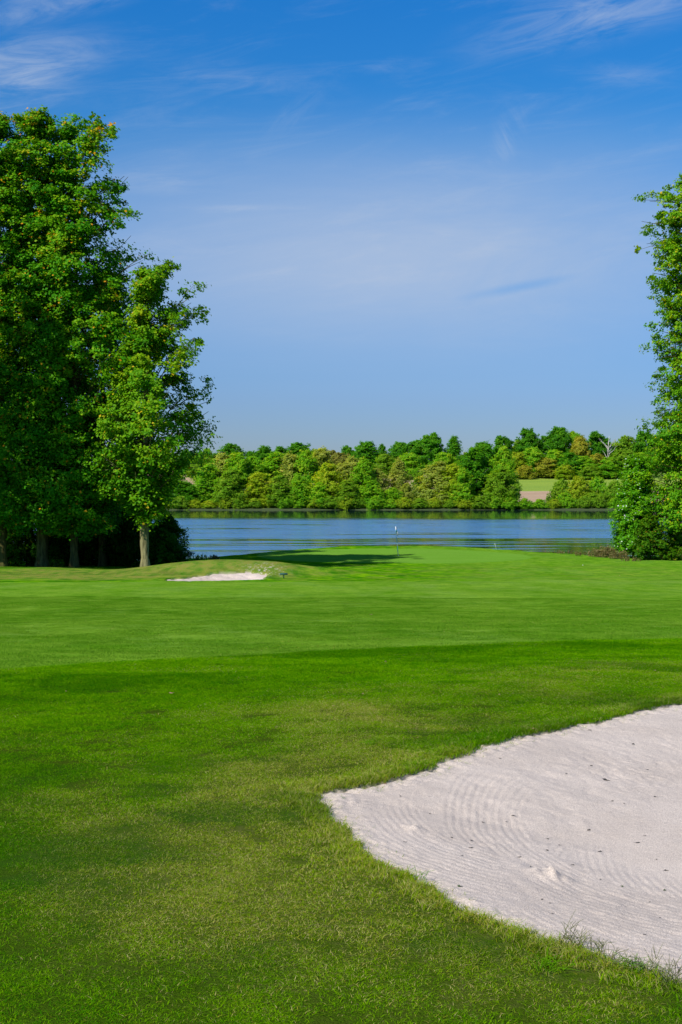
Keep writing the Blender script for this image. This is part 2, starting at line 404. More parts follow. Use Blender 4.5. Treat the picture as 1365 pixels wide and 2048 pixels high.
def sand_mat(name, c1, c2, sc=1.0):
    m, t, p = newmat(name)
    pos = t.node('ShaderNodeNewGeometry').outputs['Position']
    a = t.noise(pos, 1.3 * sc, 4, .6); g = t.noise(pos, 160 * sc, 2, .7); g2 = t.noise(pos, 45 * sc, 3, .7)
    c = t.mix(t.rng(a, .35, .65), c1, c2)
    c = t.mix(t.rng(g, .35, .65, 0, .62), c, t.mix(1.0, c, (.50, .48, .48), 'MULTIPLY'))
    c = t.mix(t.rng(t.noise(pos, 260 * sc, 1, .5), .72, .78, 0, .7), c, (.10, .08, .07))
    t.put(p.inputs['Base Color'], c); p.inputs['Roughness'].default_value = .95; p.inputs['Specular IOR Level'].default_value = .1
    b = t.node('ShaderNodeBump'); b.inputs['Strength'].default_value = .8; b.inputs['Distance'].default_value = .012
    t.put(b.inputs['Height'], t.mixf(.45, g, g2)); t.put(p.inputs['Normal'], b.outputs[0])
    return m
SAND = sand_mat('bunker_sand', (0.645, 0.545, 0.455), (0.71, 0.605, 0.51))
SAND2 = sand_mat('far_bunker_sand', (0.60, 0.49, 0.40), (0.74, 0.62, 0.53), .25)

# ------------------------------------------------------------------ ground sheet, split along the mowing lines
def fairmask(x, y):                                # 1 on the mown fairway
    near = np.interp(x / np.maximum(y, 1), [-.6, -.24, -.15, -.05, .05, .24, .6], [13.2, 14.6, 15.8, 17.6, 19.0, 20.6, 22])
    near = near + (fbm(x / 2.3, y / 2.3, 3, 3) - .5) * .5
    a = sst(y, near - .12, near + .12)
    return a * (1 - sst(y, 60.5 + .12 * (x + 4), 61.3 + .12 * (x + 4)) * (1 - sst(x, 2, 9) * .75))
def greenmask(x, y):
    r = np.hypot((x - 3.6) / 9.4, (y - 96.2) / 8.3)
    return 1 - sst(r, .975, 1.0)
DRYSPOT = [(430, 1700, .9, .5), (600, 1760, .8, .45), (250, 1740, .4, .4), (880, 1395, .8, .4), (700, 1430, .9, .35), (830, 1455, .6, .45), (1300, 1345, 1.3, .5), (820, 1850, .6, .25), (430, 1600, .9, .3), (560, 1540, .8, .35), (1050, 1990, .5, .3), (600, 1700, .7, .4)]
LUSHSPOT = [(520, 1370, 1.2, .8), (300, 1360, .9, .7), (980, 1300, 1.7, .7), (1250, 1330, 1.2, .4), (1200, 1400, .7, .6), (60, 1680, .6, .8), (150, 1790, .35, .5), (700, 1310, 1.6, .5), (60, 1960, .4, .7), (560, 1950, .3, .5), (1100, 1395, .6, .6)]
DS = [(*hit(a, b), r, k) for a, b, r, k in DRYSPOT]; LS = [(*hit(a, b), r, k) for a, b, r, k in LUSHSPOT]
def dryf(x, y):
    n = fbm(x / .9, y / .9, 4, 77)
    n2 = fbm(x / .28, y / .28, 3, 78)
    n = n * .65 + n2 * .35
    r = .15 * sst(n, .48, .66)
    for cx, cy, q, k in DS: r = r + 1.15 * k * np.exp(-((x - cx) / q) ** 2 - ((y - cy) / (q * 1.1)) ** 2) * (.35 + 1.2 * sst(n, .35, .7))
    near = (y < 17)
    s = S1(x, y) if near.any() else np.full(x.shape, 9.)
    r = r + near * .42 * np.exp(-(np.maximum(s, 0) / .7) ** 2) * (.3 + 1.1 * sst(n, .3, .65))
    # drier ground round the far bunker and below the maples
    r = r + 1.0 * np.exp(-((x + 13) / 7) ** 2 - ((y - 68) / 5.5) ** 2) * (y > 60.5)
    r = r + .95 * np.exp(-((x + 5.0) / 3.8) ** 2 - ((y - 69.5) / 2.6) ** 2)
    r = r + .35 * (y > 62) * (y < 86) * sst(n, .4, .6)
    return np.clip(r, 0, 1)
def lushf(x, y):
    n = fbm(x / 1.2, y / .9, 4, 99) * .6 + fbm(x / .33, y / .25, 3, 98) * .4; r = .75 * sst(n, .50, .64)
    for cx, cy, q, k in LS: r = r + k * np.exp(-((x - cx) / q) ** 2 - ((y - cy) / (q * .8)) ** 2) * (.4 + sst(n, .35, .65))
    return np.clip(r, 0, 1)
uf = np.linspace(-.33, .33, 620); uo = np.array([.36, .40, .46, .54, .64, .8, 1.0, 1.4, 2.2, 4, 8])
U = np.concatenate([-uo[::-1], uf, uo])
Y = np.concatenate([[-14, -9, -5, -2, 0, 1, 1.8, 2.4], 3.0 * np.exp(np.arange(0, 760) * .00496)]); Y = Y[Y < 128]
UU, YY = np.meshgrid(U, Y); XX = UU * (np.maximum(YY, 2.4) + 1.5)
ZZ = G(XX.ravel(), YY.ravel()).reshape(XX.shape)
nr, nc = XX.shape
xf, yf = XX.ravel(), YY.ravel()
A_f, A_g, A_d, A_l = fairmask(xf, yf), greenmask(xf, yf), dryf(xf, yf), lushf(xf, yf)
A_d = A_d * (1 - .55 * A_f) ; A_l = A_l * (1 - .6 * A_f)
A_s = np.exp(-((xf + 3.7) / .8) ** 2 - ((yf - 68.2) / 1.5) ** 2)
A_c = np.zeros(len(xf)); _m = (yf > 3) & (yf < 15) & (xf > -1.5) & (xf < 9); A_c[_m] = sst(-S1(xf[_m], yf[_m]), -.012, .012)
_m = (yf > 58) & (yf < 75) & (xf > -14) & (xf < 0); A_c[_m] = sst(-S2(xf[_m], yf[_m]), -.02, .05)
Vg = np.stack([xf, yf, ZZ.ravel()], 1)
ii = (np.arange(nr - 1)[:, None] * nc + np.arange(nc - 1)[None]).ravel()
Qg = np.stack([ii, ii + 1, ii + nc + 1, ii + nc], 1)
ff = A_f[Qg].mean(1); fg = A_g[Qg].mean(1)
sel = np.where(fg > .5, 2, np.where(ff > .5, 1, 0))
for k, nm in enumerate(('ground', 'fairway', 'putting_green')):
    q = Qg[sel == k]; ids = np.unique(q); re = np.full(len(Vg), -1); re[ids] = np.arange(len(ids))
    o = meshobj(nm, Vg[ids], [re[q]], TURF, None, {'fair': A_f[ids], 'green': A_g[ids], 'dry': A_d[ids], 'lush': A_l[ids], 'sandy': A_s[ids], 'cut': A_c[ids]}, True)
    tag(o, ('uneven rough grass around the bunkers', 'smooth mown fairway', 'pale close-mown putting green')[k], 'ground', kind='structure')

# sand sheets
def sandsheet(name, x0, x1, y0, y1, st, sf, zf, extra, mat, label):
    xs = np.arange(x0, x1, st); xs = np.concatenate([xs, xs[-1] + np.arange(1, 60) * .08]) if st < .02 else xs; ys = np.arange(y0, y1, st); X, Yy = np.meshgrid(xs, ys); x, y = X.ravel(), Yy.ravel()
    s = sf(x, y); z = zf(x, y, s) + extra(x, y, s)
    n, m_ = X.shape; i = (np.arange(n - 1)[:, None] * m_ + np.arange(m_ - 1)[None]).ravel()
    q = np.stack([i, i + 1, i + m_ + 1, i + m_], 1); q = q[s[q].min(1) < .03]
    ids = np.unique(q); re = np.full(len(x), -1); re[ids] = np.arange(len(ids))
    o = meshobj(name, np.stack([x, y, z], 1)[ids], [re[q]], mat, None, None, True)
    return tag(o, label, 'sand', kind='structure')
C1 = hit(1010, 1580); C2 = hit(1330, 1700)
def rake(x, y, s):
    # grooves left by the rake: arcs that follow the bunker's end, in a few overlapping passes
    z = 0; free = 1.0
    for (cx, cy, r0, r1, a0, a1, per, ph) in ((C1[0] + .1, C1[1] - .2, .55, 1.22, 2.2, 4.6, .039, 0), (C1[0] + .85, C1[1] - .45, .75, 1.25, 2.3, 4.9, .041, 1),
                                             (C2[0] + .1, C2[1] - .0, .50, 1.15, 2.4, 4.9, .040, 2), (C2[0] + .95, C2[1] + 0, .8, 1.35, 2.7, 4.9, .042, 0)):
        dx, dy = x - cx, (y - cy) * .62; r = np.hypot(dx, dy) + (vn(x * 3, y * 3, 8) - .5) * .03; a = np.mod(np.arctan2(dy, dx), 2 * math.pi)
        m = sst(r, r0, r0 + .08) * (1 - sst(r, r1 - .08, r1)) * sst(a, a0, a0 + .3) * (1 - sst(a, a1 - .4, a1)) * sst(fbm(x * 1.3, y * 1.3, 2, 12 + int(ph)), .25, .5)
        m = m * free; free = free * (1 - sst(m, .02, .2))
        z = z + m * (.0018 + .0030 * fbm(x * 3.1, y * 3.1, 3, 71)) * (np.abs(np.sin(math.pi * r / per)) - .5)
    return z
CL = [(*hit(a, b), r, h) for a, b, r, h in ((825, 1645, .05, .016), (1090, 1715, .07, .02), (1115, 1722, .045, .022), (975, 1490, .07, .012), (920, 1545, .05, .008), (1110, 1585, .06, .006), (1260, 1515, .3, .006), (700, 1600, .12, .010))]
def sx1(x, y, s):
    z = rake(x, y, s)
    edge = np.exp(-((s + .05) / .13) ** 2)
    z = z + edge * (fbm(x * 17, y * 17, 4, 41) - .40) * .030
    z = z + (fbm(x * 2.5, y * 2.5, 3, 43) - .5) * .013 + (fbm(x * 30, y * 30, 2, 45) - .5) * .003
    for cx, cy, r, h in CL: z = z + h * np.exp(-((x - cx) / r) ** 2 - ((y - cy) / (r * 1.3)) ** 2) * (.2 + 1.6 * vn(x * 28, y * 28, 3))
    return z
sandsheet('bunker_sand', -.6, 4.3, 3.9, 14.2, .0095, S1, sand1, sx1, SAND, 'raked pale sand of the large bunker in the foreground')
def sx2(x, y, s): return (fbm(x * 2.2, y * 2.2, 4, 47) - .5) * .11
sandsheet('far_bunker_sand', -11, -1.5, 59, 74, .05, S2, sand2, sx2, SAND2, 'pale sand of the small bunker below the green')

# ------------------------------------------------------------------ lake
def water_mat():
    m, t, p = newmat('lake_water')
    pos = t.node('ShaderNodeNewGeometry').outputs['Position']
    sep = t.node('ShaderNodeSeparateXYZ'); t.put(sep.inputs[0], pos); X, Yc = sep.outputs[0], sep.outputs[1]
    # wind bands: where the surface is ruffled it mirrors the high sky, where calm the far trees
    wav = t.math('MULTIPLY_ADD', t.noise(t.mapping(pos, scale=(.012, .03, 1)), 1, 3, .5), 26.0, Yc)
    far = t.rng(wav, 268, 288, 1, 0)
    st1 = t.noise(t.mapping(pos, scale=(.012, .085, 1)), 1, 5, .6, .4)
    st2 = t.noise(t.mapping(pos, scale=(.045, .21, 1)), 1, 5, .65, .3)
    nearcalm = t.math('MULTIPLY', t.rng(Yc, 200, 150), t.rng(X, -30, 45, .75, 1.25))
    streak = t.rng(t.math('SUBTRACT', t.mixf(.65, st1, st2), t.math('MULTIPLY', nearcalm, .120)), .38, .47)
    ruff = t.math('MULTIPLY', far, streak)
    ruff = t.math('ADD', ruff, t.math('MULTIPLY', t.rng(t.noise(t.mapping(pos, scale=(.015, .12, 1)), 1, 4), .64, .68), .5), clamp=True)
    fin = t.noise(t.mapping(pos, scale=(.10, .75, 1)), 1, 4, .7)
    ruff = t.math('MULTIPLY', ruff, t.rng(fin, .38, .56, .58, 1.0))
    wv = t.noise(t.mapping(pos, scale=(.9, 2.2, 1)), 1, 4, .6)
    wv2 = t.noise(t.mapping(pos, scale=(3.5, 7, 1)), 1, 3, .6)
    b = t.node('ShaderNodeBump'); b.inputs['Distance'].default_value = .35
    t.put(b.inputs['Strength'], t.mixf(ruff, .012, .42)); t.put(b.inputs['Height'], t.mixf(.3, wv, wv2))
    t.put(p.inputs['Base Color'], t.mix(ruff, (0.012, 0.035, 0.030), (0.055, 0.205, 0.450))); t.put(p.inputs['Roughness'], t.mixf(ruff, .03, .16))  # sky reflection partly painted: bluer base where ruffled, dark where calm
    p.inputs['IOR'].default_value = 1.4; t.put(p.inputs['Normal'], b.outputs[0])
    return m
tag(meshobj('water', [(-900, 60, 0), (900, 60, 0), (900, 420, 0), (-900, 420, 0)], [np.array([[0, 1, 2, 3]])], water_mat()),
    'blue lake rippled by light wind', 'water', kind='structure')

# ------------------------------------------------------------------ far shore
def FS(x, y):
    ys = 348.3 + .8 * np.sin(x / 17) + .5 * np.sin(x / 6.1 + 1) + (fbm(x / 9, y * 0, 2, 4) - .5) * 1.5
    t = y - ys
    z = np.where(t < 0, t * .3, np.minimum(t * .15, .4) + np.clip(t - 3, 0, 25) * .05)
    z = z + 7.1 * sst(y, 372, 462) + 3.5 * sst(y, 470, 640) + (fbm(x / 40, y / 40, 3, 6) - .5) * 1.2 * sst(y, 360, 400)
    return np.maximum(z, -2)
def fz(x, y): return float(FS(np.array([float(x)]), np.array([float(y)]))[0])
def field_mat():
    m, t, p = newmat('far_field')
    pos = t.node('ShaderNodeNewGeometry').outputs['Position']
    sep = t.node('ShaderNodeSeparateXYZ'); t.put(sep.inputs[0], pos); X, Yc = sep.outputs[0], sep.outputs[1]
    n = t.noise(t.mapping(pos, scale=(.05, .3, .1)), 1, 5, .6)
    soil = t.mix(n, (0.30, 0.19, 0.10), (0.52, 0.37, 0.24))
    grass = t.mix(n, (0.10, 0.22, 0.008), (0.30, 0.38, 0.03))
    edge = t.math('MULTIPLY_ADD', n, 5.0, Yc)
    g = t.math('MULTIPLY', t.rng(edge, 410, 412), t.rng(X, 36, 42))
    c = t.mix(g, soil, grass)
    c = t.mix(t.rng(edge, 379, 373), c, t.mix(n, (0.02, 0.05, 0.006), (0.06, 0.075, 0.02)))
    t.put(p.inputs['Base Color'], c); p.inputs['Roughness'].default_value = .95
    b = t.node('ShaderNodeBump'); b.inputs['Distance'].default_value = .4; b.inputs['Strength'].default_value = .6
    t.put(b.inputs['Height'], t.noise(pos, 1.6, 4)); t.put(p.inputs['Normal'], b.outputs[0])
    return m
xs = np.linspace(-420, 420, 420); ys = np.concatenate([np.linspace(335, 480, 160), np.linspace(490, 1500, 40)])
X, Y2 = np.meshgrid(xs, ys); X = X * np.maximum(1, Y2 / 480); z = FS(X.ravel(), Y2.ravel())
n, m_ = X.shape; i = (np.arange(n - 1)[:, None] * m_ + np.arange(m_ - 1)[None]).ravel()
tag(meshobj('far_shore', np.stack([X.ravel(), Y2.ravel(), z], 1), [np.stack([i, i + 1, i + m_ + 1, i + m_], 1)], field_mat(), None, None, True),
    'brown and green farmland rising behind the lake', 'terrain', kind='structure')

# ------------------------------------------------------------------ trees
def leaves(C, size, N=None, up=.5, lc=None):
    """leaf blades (folded rhombs) at centres C"""
    n = len(C); nrm = rng.normal(size=(n, 3)); nrm[:, 2] = np.abs(nrm[:, 2]) + up
    if N is not None: nrm += N
    nrm /= np.linalg.norm(nrm, axis=1)[:, None]
    t = rng.normal(size=(n, 3)); t -= (t * nrm).sum(1)[:, None] * nrm; t /= np.linalg.norm(t, axis=1)[:, None]; b = np.cross(nrm, t)
    s = (size * rng.uniform(.65, 1.25, n))[:, None]
    V = np.stack([C - t * s * .55, C - b * s * .42 + nrm * s * .12, C + t * s * .55, C + b * s * .42 + nrm * s * .12], 1).reshape(-1, 3)
    Q = np.arange(n * 4).reshape(-1, 4)
    return V, Q, np.repeat(lc, 4)
def limb(a, b, sag, n=6):
    t = np.linspace(0, 1, n)[:, None]; P = a + (b - a) * t
    P[:, 2] += np.sin(t[:, 0] * math.pi) * sag
    L = np.linalg.norm(b - a); P[1:-1] += rng.normal(size=(n - 2, 3)) * L * .025
    return P
def tree_meshes(H, hb, Rf, nl, ncl, npl, lsize, cr, r0, flat=.6, rise=.35, bark=None, leaf=None, ybias=0.0, lean=0.0, tside=9, nm='tree', lim_vis=True, lcb=0.0, gap=0.0, lob=(.78, 1.12)):
    """H height, hb lowest foliage, Rf(h, az) crown radius"""
    tb = MB()
    tt = np.linspace(0, 1, 12); P = np.zeros((12, 3)); P[:, 2] = tt * H * .93
    ph = rng.uniform(0, 6, 2); P[:, 0] = np.sin(tt * 3 + ph[0]) * H * .012 * tt + lean * tt * H; P[:, 1] = np.sin(tt * 2.6 + ph[1]) * H * .012 * tt
    rr = r0 * (1 - tt) ** .8 + .02; 
    Pb = np.vstack([P[:1] - [0, 0, .3], P[:1] + [0, 0, .15], P[:1] + [0, 0, .6], P[:1] * .5 + P[1:2] * .5, P[1:]]); rb = np.concatenate([[r0 * 1.5, r0 * 1.28, r0 * 1.02, r0 * .92], rr[1:]])
    tb.tube(Pb, rb, tside, wob=.22 if tside > 6 else 0)
    def trunk(h): return np.array([np.interp(h, P[:, 2], P[:, 0]), np.interp(h, P[:, 2], P[:, 1]), min(h, P[-1, 2])])
    Cc = []; Cr = []; Cl = []
    g = rng.uniform(0, 6); lobes = rng.uniform(*lob, 9)
    for k in range(nl):
        f = (k + rng.uniform(0, 1)) / nl; h1 = hb + (H - hb) * f
        azm = g + k * 2.39996 + rng.normal() * .25
        if gap and rng.random() < gap: continue
        Rm = Rf(h1, azm) * rng.uniform(.76, 1.05) * lobes[int((azm % 6.283) * 1.43)]
        h0 = max(h1 - Rm * rise - H * .02 * rng.random(), H * .10)
        a = trunk(h0); b = np.array([a[0] + math.cos(azm) * Rm, a[1] + math.sin(azm) * Rm, h1])
        L = limb(a, b, Rm * .10)
        if lim_vis: tb.tube(L, np.linspace(max(.02, r0 * .30 * (1 - f * .6)), .012, len(L)), 4, cap=False)
        lv = rng.uniform(0, 1)
        for j in range(ncl):
            u = rng.uniform(.30, 1.0) ** .7; c = L[0] + (L[-1] - L[0]) * u
            i0 = int(u * (len(L) - 1)); c = L[i0]
            off = rng.normal(size=3) * np.array([.22, .22, .14]) * Rm * (.35 + .4 * u); c = c + off
            if lim_vis and rng.random() < .5: tb.tube(np.array([L[max(i0 - 1, 0)], (L[max(i0 - 1, 0)] + c) / 2 + [0, 0, .05], c]), [.035, .02, .008], 3, cap=False)
            Cc.append(c); Cr.append(cr * rng.uniform(.6, 1.25) * (1 - .35 * f)); Cl.append(lv * .5 + rng.uniform(0, .5) )
    Cc = np.array(Cc); Cr = np.array(Cr); Cl = np.array(Cl)
    idx = np.repeat(np.arange(len(Cc)), npl); n = len(idx)
    nt = 7; tuft = rng.normal(size=(len(Cc), nt, 3)); tuft /= np.linalg.norm(tuft, axis=2)[..., None]
    tuft *= rng.uniform(.35, 1.15, (len(Cc), nt, 1)) * np.array([1.1, 1.1, flat]); tl = rng.normal(size=(len(Cc), nt)) * .10
    kt = rng.integers(0, nt, n)
    off = (tuft[idx, kt] + rng.normal(size=(n, 3)) * np.array([.24, .24, .17])) * Cr[idx][:, None]
    C = Cc[idx] + off
    ctr = np.stack([np.interp(C[:, 2], P[:, 2], P[:, 0]), np.interp(C[:, 2], P[:, 2], P[:, 1]), C[:, 2] - .8], 1)
    N = C - ctr; N /= np.linalg.norm(N, axis=1)[:, None] + 1e-6
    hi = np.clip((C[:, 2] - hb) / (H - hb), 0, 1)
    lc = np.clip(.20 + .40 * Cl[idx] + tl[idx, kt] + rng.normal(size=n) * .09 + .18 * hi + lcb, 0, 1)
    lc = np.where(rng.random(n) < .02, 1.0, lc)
    V, Q, l4 = leaves(C, lsize, N * 1.5, .35, lc)
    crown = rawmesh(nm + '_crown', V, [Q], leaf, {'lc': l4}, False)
    return tb.mesh(nm + '_trunk', bark, True), crown
def put_tree(name, tm, cm, loc, rz, label, cat, group=None, sc=(1, 1, 1), leafm=None, barkm=None):
    e = empty(name, loc, rz); e.scale = sc; tag(e, label, cat, group)
    t = bpy.data.objects.new('trunk', tm); link(t, e); c = bpy.data.objects.new('crown', cm); link(c, e)
    for o, m in ((t, barkm), (c, leafm)):
        if m: o.material_slots[0].link = 'OBJECT'; o.material_slots[0].material = m
    return e
def prof(hs, right, left, front=None):
    """crown radius per height on the +x side and the -x side"""
    def f(h, a):
        r = np.interp(h, hs, right); l = np.interp(h, hs, left); c = math.cos(a)
        side = r if c > 0 else l; fr = (r + l) / 2
        return fr + (side - fr) * abs(c)
    return f
# the maples on the left  (x, d, top py, profile heights/right/left, ...)
MAPLES = 'tall maples at the left edge of the green'
D0 = 77.0
def M(px, d): return at(px, d)
def htop(py, d, z0): return ztop(py, d) - z0
specs = [
 # px, d, top, lowest leaves, heights (fractions), right radii, left radii, limbs, label, leaf, trunk radius
 (290, 76.5, 530, 3.4, (0, .06, .16, .25, .34, .42, .50, .58, .66, .74, .84, .93, 1), (.7, 1.3, 2.3, 3.4, 4.4, 4.7, 4.1, 3.5, 3.0, 2.9, 3.2, 2.7, 1.7), (.8, 1.8, 2.6, 2.8, 2.8, 2.6, 2.4, 2.0, 1.6, 1.0, .6, .1, .1), 66,
  'bright green maple with a pale gnarled trunk, rightmost and shortest of the left trees', MAPLE_R, .235),
 (148, 78, 240, 1.9, (0, .15, .4, .64, .73, .775, .85, .93, .985, 1), (2.3, 3.5, 4.4, 4.5, 4.1, 3.3, 3.2, 3.3, 2.9, 2.2), (2.3, 2.8, 2.6, 2.2, 2.0, 1.8, 1.4, 1.1, .8, .5), 120,
  'tall maple with a slim straight trunk, next to the shorter bright maple', MAPLE, .22),
 (84, 78, 216, 1.9, (0, .15, .4, .6, .75, .88, .95, 1), (2.2, 2.8, 3.0, 2.6, 2.2, 2.0, 1.4, .6), (2.5, 3.0, 3.0, 2.8, 2.6, 2.2, 1.6, .5), 120,
  'tallest maple on the left, with the thickest trunk', MAPLE, .31),
 (4, 78, 228, 1.9, (0, .15, .4, .6, .8, .93, 1), (2.4, 2.8, 2.8, 2.4, 2.3, 1.9, .9), (3.4, 3.4, 3.2, 3.0, 2.4, 1.8, .4), 105,
  'tall maple cut by the left edge of the picture, beside the thickest trunk', MAPLE, .26),
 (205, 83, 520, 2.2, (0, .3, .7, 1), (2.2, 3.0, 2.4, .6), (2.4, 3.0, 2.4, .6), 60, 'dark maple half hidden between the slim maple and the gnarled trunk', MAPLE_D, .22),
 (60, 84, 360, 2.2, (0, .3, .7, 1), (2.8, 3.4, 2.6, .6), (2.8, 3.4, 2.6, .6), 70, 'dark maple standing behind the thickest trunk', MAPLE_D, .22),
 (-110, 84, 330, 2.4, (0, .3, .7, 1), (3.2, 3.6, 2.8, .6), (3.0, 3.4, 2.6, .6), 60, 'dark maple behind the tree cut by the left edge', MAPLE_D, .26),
]
for q, (px, d, top, hb, hs_, rr_, ll_, nl, lab, lf, r0) in enumerate(specs):
    rng = np.random.default_rng(100 + q); x = M(px, d); z0 = gz(x, d); H = htop(top, d, z0)
    Rf = prof([hb + (H - hb) * f for f in hs_], rr_, ll_)
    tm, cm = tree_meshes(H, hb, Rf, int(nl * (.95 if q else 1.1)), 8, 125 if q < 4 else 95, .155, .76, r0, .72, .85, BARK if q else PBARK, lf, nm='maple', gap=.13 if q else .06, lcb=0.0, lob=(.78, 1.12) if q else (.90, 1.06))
    put_tree('maple_tree', tm, cm, (x, d, z0), 0, lab, 'tree', MAPLES)
    if q == 2: out_t, out_c = tm, cm
# two unseen maples past the left edge, added high-crowned to shade the lower canopy
rng = np.random.default_rng(300)
for x, d, H, rz, lab in ((-23.2, 68.5, 23.5, 0, 'unseen tall maple with a long bare trunk, added for shade, nearest the camera'), (-27.0, 72.5, 24.0, 1, 'unseen tall maple with a long bare trunk, added for shade, at the outer left')):
    tm, cm = tree_meshes(H, 10.5, prof([10.5, 14, 19, H], [2.6, 3.4, 3.0, .8], [2.6, 3.4, 3.0, .8]), 36, 7, 80, .19, .8, .3, .52, .45, BARK, MAPLE, nm='maple')
    put_tree('maple_tree', tm, cm, (x, d, gz(x, d)), rz, lab, 'tree', MAPLES)
# the tall tree on the right
rng = np.random.default_rng(301)
d = 95.0; x = at(1424, d); z0 = gz(x, d); H = htop(312, d, z0)
hs_ = [1.5, 4, 7, 9.5, 11.5, 13, 15, 17, 19, 20.5, 21.5, 23, 24.6, H * .95, H]
lf_ = [4.4, 4.6, 4.5, 4.4, 4.3, 4.3, 4.2, 3.9, 4.3, 3.6, 4.2, 5.0, 2.9, 2.0, .6]
tm, cm = tree_meshes(H, 1.5, prof(hs_, [4.5] * 12 + [3.2, 2.0, .5], lf_), 215, 10, 100, .155, .66, .36, .62, .35, BARK, MAPLE_R, nm='maple', lob=(.92, 1.06))
put_tree('maple_tree', tm, cm, (x, d, z0), 0, 'tall maple with layered branches, cut by the right edge of the picture', 'tree')
# small white-backed tree and the dark shrub before it
d = 95.5; x = at(1268, d); z0 = gz(x, d); H = htop(912, d, z0)
tm, cm = tree_meshes(H, .4, prof([.4, 1.6, 3.2, 4.8, 6, H], [1.7, 2.0, 1.9, 1.5, 1.0, .4], [1.2, 1.75, 1.65, 1.15, .7, .3]), 95, 8, 80, .12, .45, .08, .7, .7, BARK, POPW, nm='sapling')
put_tree('young_tree', tm, cm, (x, d, z0), 0, 'young tree with pale leaf undersides at the waterside, left of the tall right-hand maple', 'tree')
def shrub(px, d, top, w, lab, mat, nl=40, npl=60, ls=.11, cr=.34, name='shrub', grp=None, sm=1.0):
    x = at(px, d); z0 = gz(x, d) if d < 130 else fz(x, d); H = max(.3, htop(top, d, z0))
    tm, cm = tree_meshes(H, H * .06, prof([0, H * .35, H * .75, H], [w * .85, w, w * .7, w * .2], [w * .85, w, w * .7, w * .2]), nl, 6, npl, ls, cr, .03 * sm, .75, .7, BARK, mat, nm='shrub', tside=5)
    return put_tree(name, tm, cm, (x, d, z0), 0, lab, 'shrub', grp)
shrub(1302, 93, 1030, 1.45, 'dense dark green shrub in front of the young pale-backed tree', BUSH)
shrub(1352, 93.5, 1052, 1.2, 'dark shrub at the right edge, beside the dense dark shrub', BUSH, nl=30)
shrub(1345, 92, 1098, .9, 'low brownish shrub at the foot of the right-hand shrubs', BUSH, nl=18, npl=40, ls=.08, cr=.2)
LS_ = 'dark undergrowth below the left maples'
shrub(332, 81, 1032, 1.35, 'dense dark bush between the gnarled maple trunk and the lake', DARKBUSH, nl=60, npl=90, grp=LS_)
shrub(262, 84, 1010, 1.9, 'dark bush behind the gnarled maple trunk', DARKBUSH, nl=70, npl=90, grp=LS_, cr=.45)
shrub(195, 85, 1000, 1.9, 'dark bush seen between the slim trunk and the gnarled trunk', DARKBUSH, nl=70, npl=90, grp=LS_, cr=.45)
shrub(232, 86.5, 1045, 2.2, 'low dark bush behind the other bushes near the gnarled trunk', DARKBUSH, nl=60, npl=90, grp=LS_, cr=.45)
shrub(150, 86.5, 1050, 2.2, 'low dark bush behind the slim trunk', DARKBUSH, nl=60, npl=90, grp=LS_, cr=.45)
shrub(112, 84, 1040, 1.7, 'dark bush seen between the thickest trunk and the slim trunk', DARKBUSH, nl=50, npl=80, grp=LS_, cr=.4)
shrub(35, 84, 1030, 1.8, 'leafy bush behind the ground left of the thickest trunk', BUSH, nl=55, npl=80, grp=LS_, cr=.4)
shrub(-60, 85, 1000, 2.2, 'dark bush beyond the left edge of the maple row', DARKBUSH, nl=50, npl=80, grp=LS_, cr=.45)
# slender sapling at the left of the lake
def stems(mb, lf, cx, cy, n, h, spread, leafy, lsz):
    for k in range(n):
        a = rng.uniform(0, 6.28); r = spread * math.sqrt(rng.random()); x0, y0 = cx + r * math.cos(a), cy + r * math.sin(a); z0_ = -0.03
        hh = h * rng.uniform(.6, 1.05); ln = rng.normal(size=2) * hh * .12
        t = np.linspace(0, 1, 5); P = np.stack([x0 + ln[0] * t ** 1.6, y0 + ln[1] * t ** 1.6, z0_ + hh * t], 1)
        mb.tube(P, np.linspace(.012, .004, 5) * max(.6, h), 3, cap=False)
        m = int(leafy * hh); u = rng.uniform(.15, 1, m); c = np.stack([np.interp(u, t, P[:, i]) for i in range(3)], 1) + rng.normal(size=(m, 3)) * .06 * hh * np.array([1, 1, .6]); lf.append(c)
def plant(name, px, d, n, h, spread, leafy, lsz, mat, lab, cat, grp=None):
    x = at(px, d); e = empty(name, (x, d, gz(x, d))); tag(e, lab, cat, grp); mb = MB(); lf = []
    stems(mb, lf, 0, 0, n, h, spread, leafy, lsz); mb.build('stem', STEM, e)['kind'] = 'stuff'
    C = np.vstack(lf)
    if len(C):
        V, Q, l4 = leaves(C, lsz, None, .3, rng.uniform(.2, .95, len(C))); meshobj('foliage', V, [Q], mat, e, {'lc': l4})
    return e
STEM = plain('dry_stem', (0.20, 0.15, 0.08), .8)
WEED = leaf_mat('weed_leaves', [(0, (0.06, 0.09, 0.02)), (.5, (0.16, 0.16, 0.05)), (.85, (0.30, 0.22, 0.12)), (1, (0.45, 0.30, 0.28))], k=(1.1, 1.1, .9))
plant('sapling', 368, 82, 7, 2.4, .28, 42, .10, BUSH, 'thin leafy sapling against the water, right of the dark bush', 'sapling')
for k, (px, d, n, h, lab) in enumerate(((1165, 98.5, 10, .35, 'low dry weeds at the waterline, leftmost of the right-hand weeds'), (1190, 97, 16, .55, 'clump of dry weeds by the lake with a pinkish top'), (1215, 96, 26, .8, 'tall clump of brown weeds left of the young tree'),
        (1238, 94, 22, .55, 'brown weeds at the foot of the young tree'), (1262, 91.5, 14, .3, 'low dry weeds before the young tree, nearest the green'), (1130, 101, 8, .3, 'sparse grass stalks at the water beside the green'), (1098, 103, 6, .25, 'few thin stalks on the crest right of the green'))):
    plant('weed_clump', px, d, n * 2, h, .65, 60, .075, WEED, lab, 'weeds', 'weeds along the right shore')
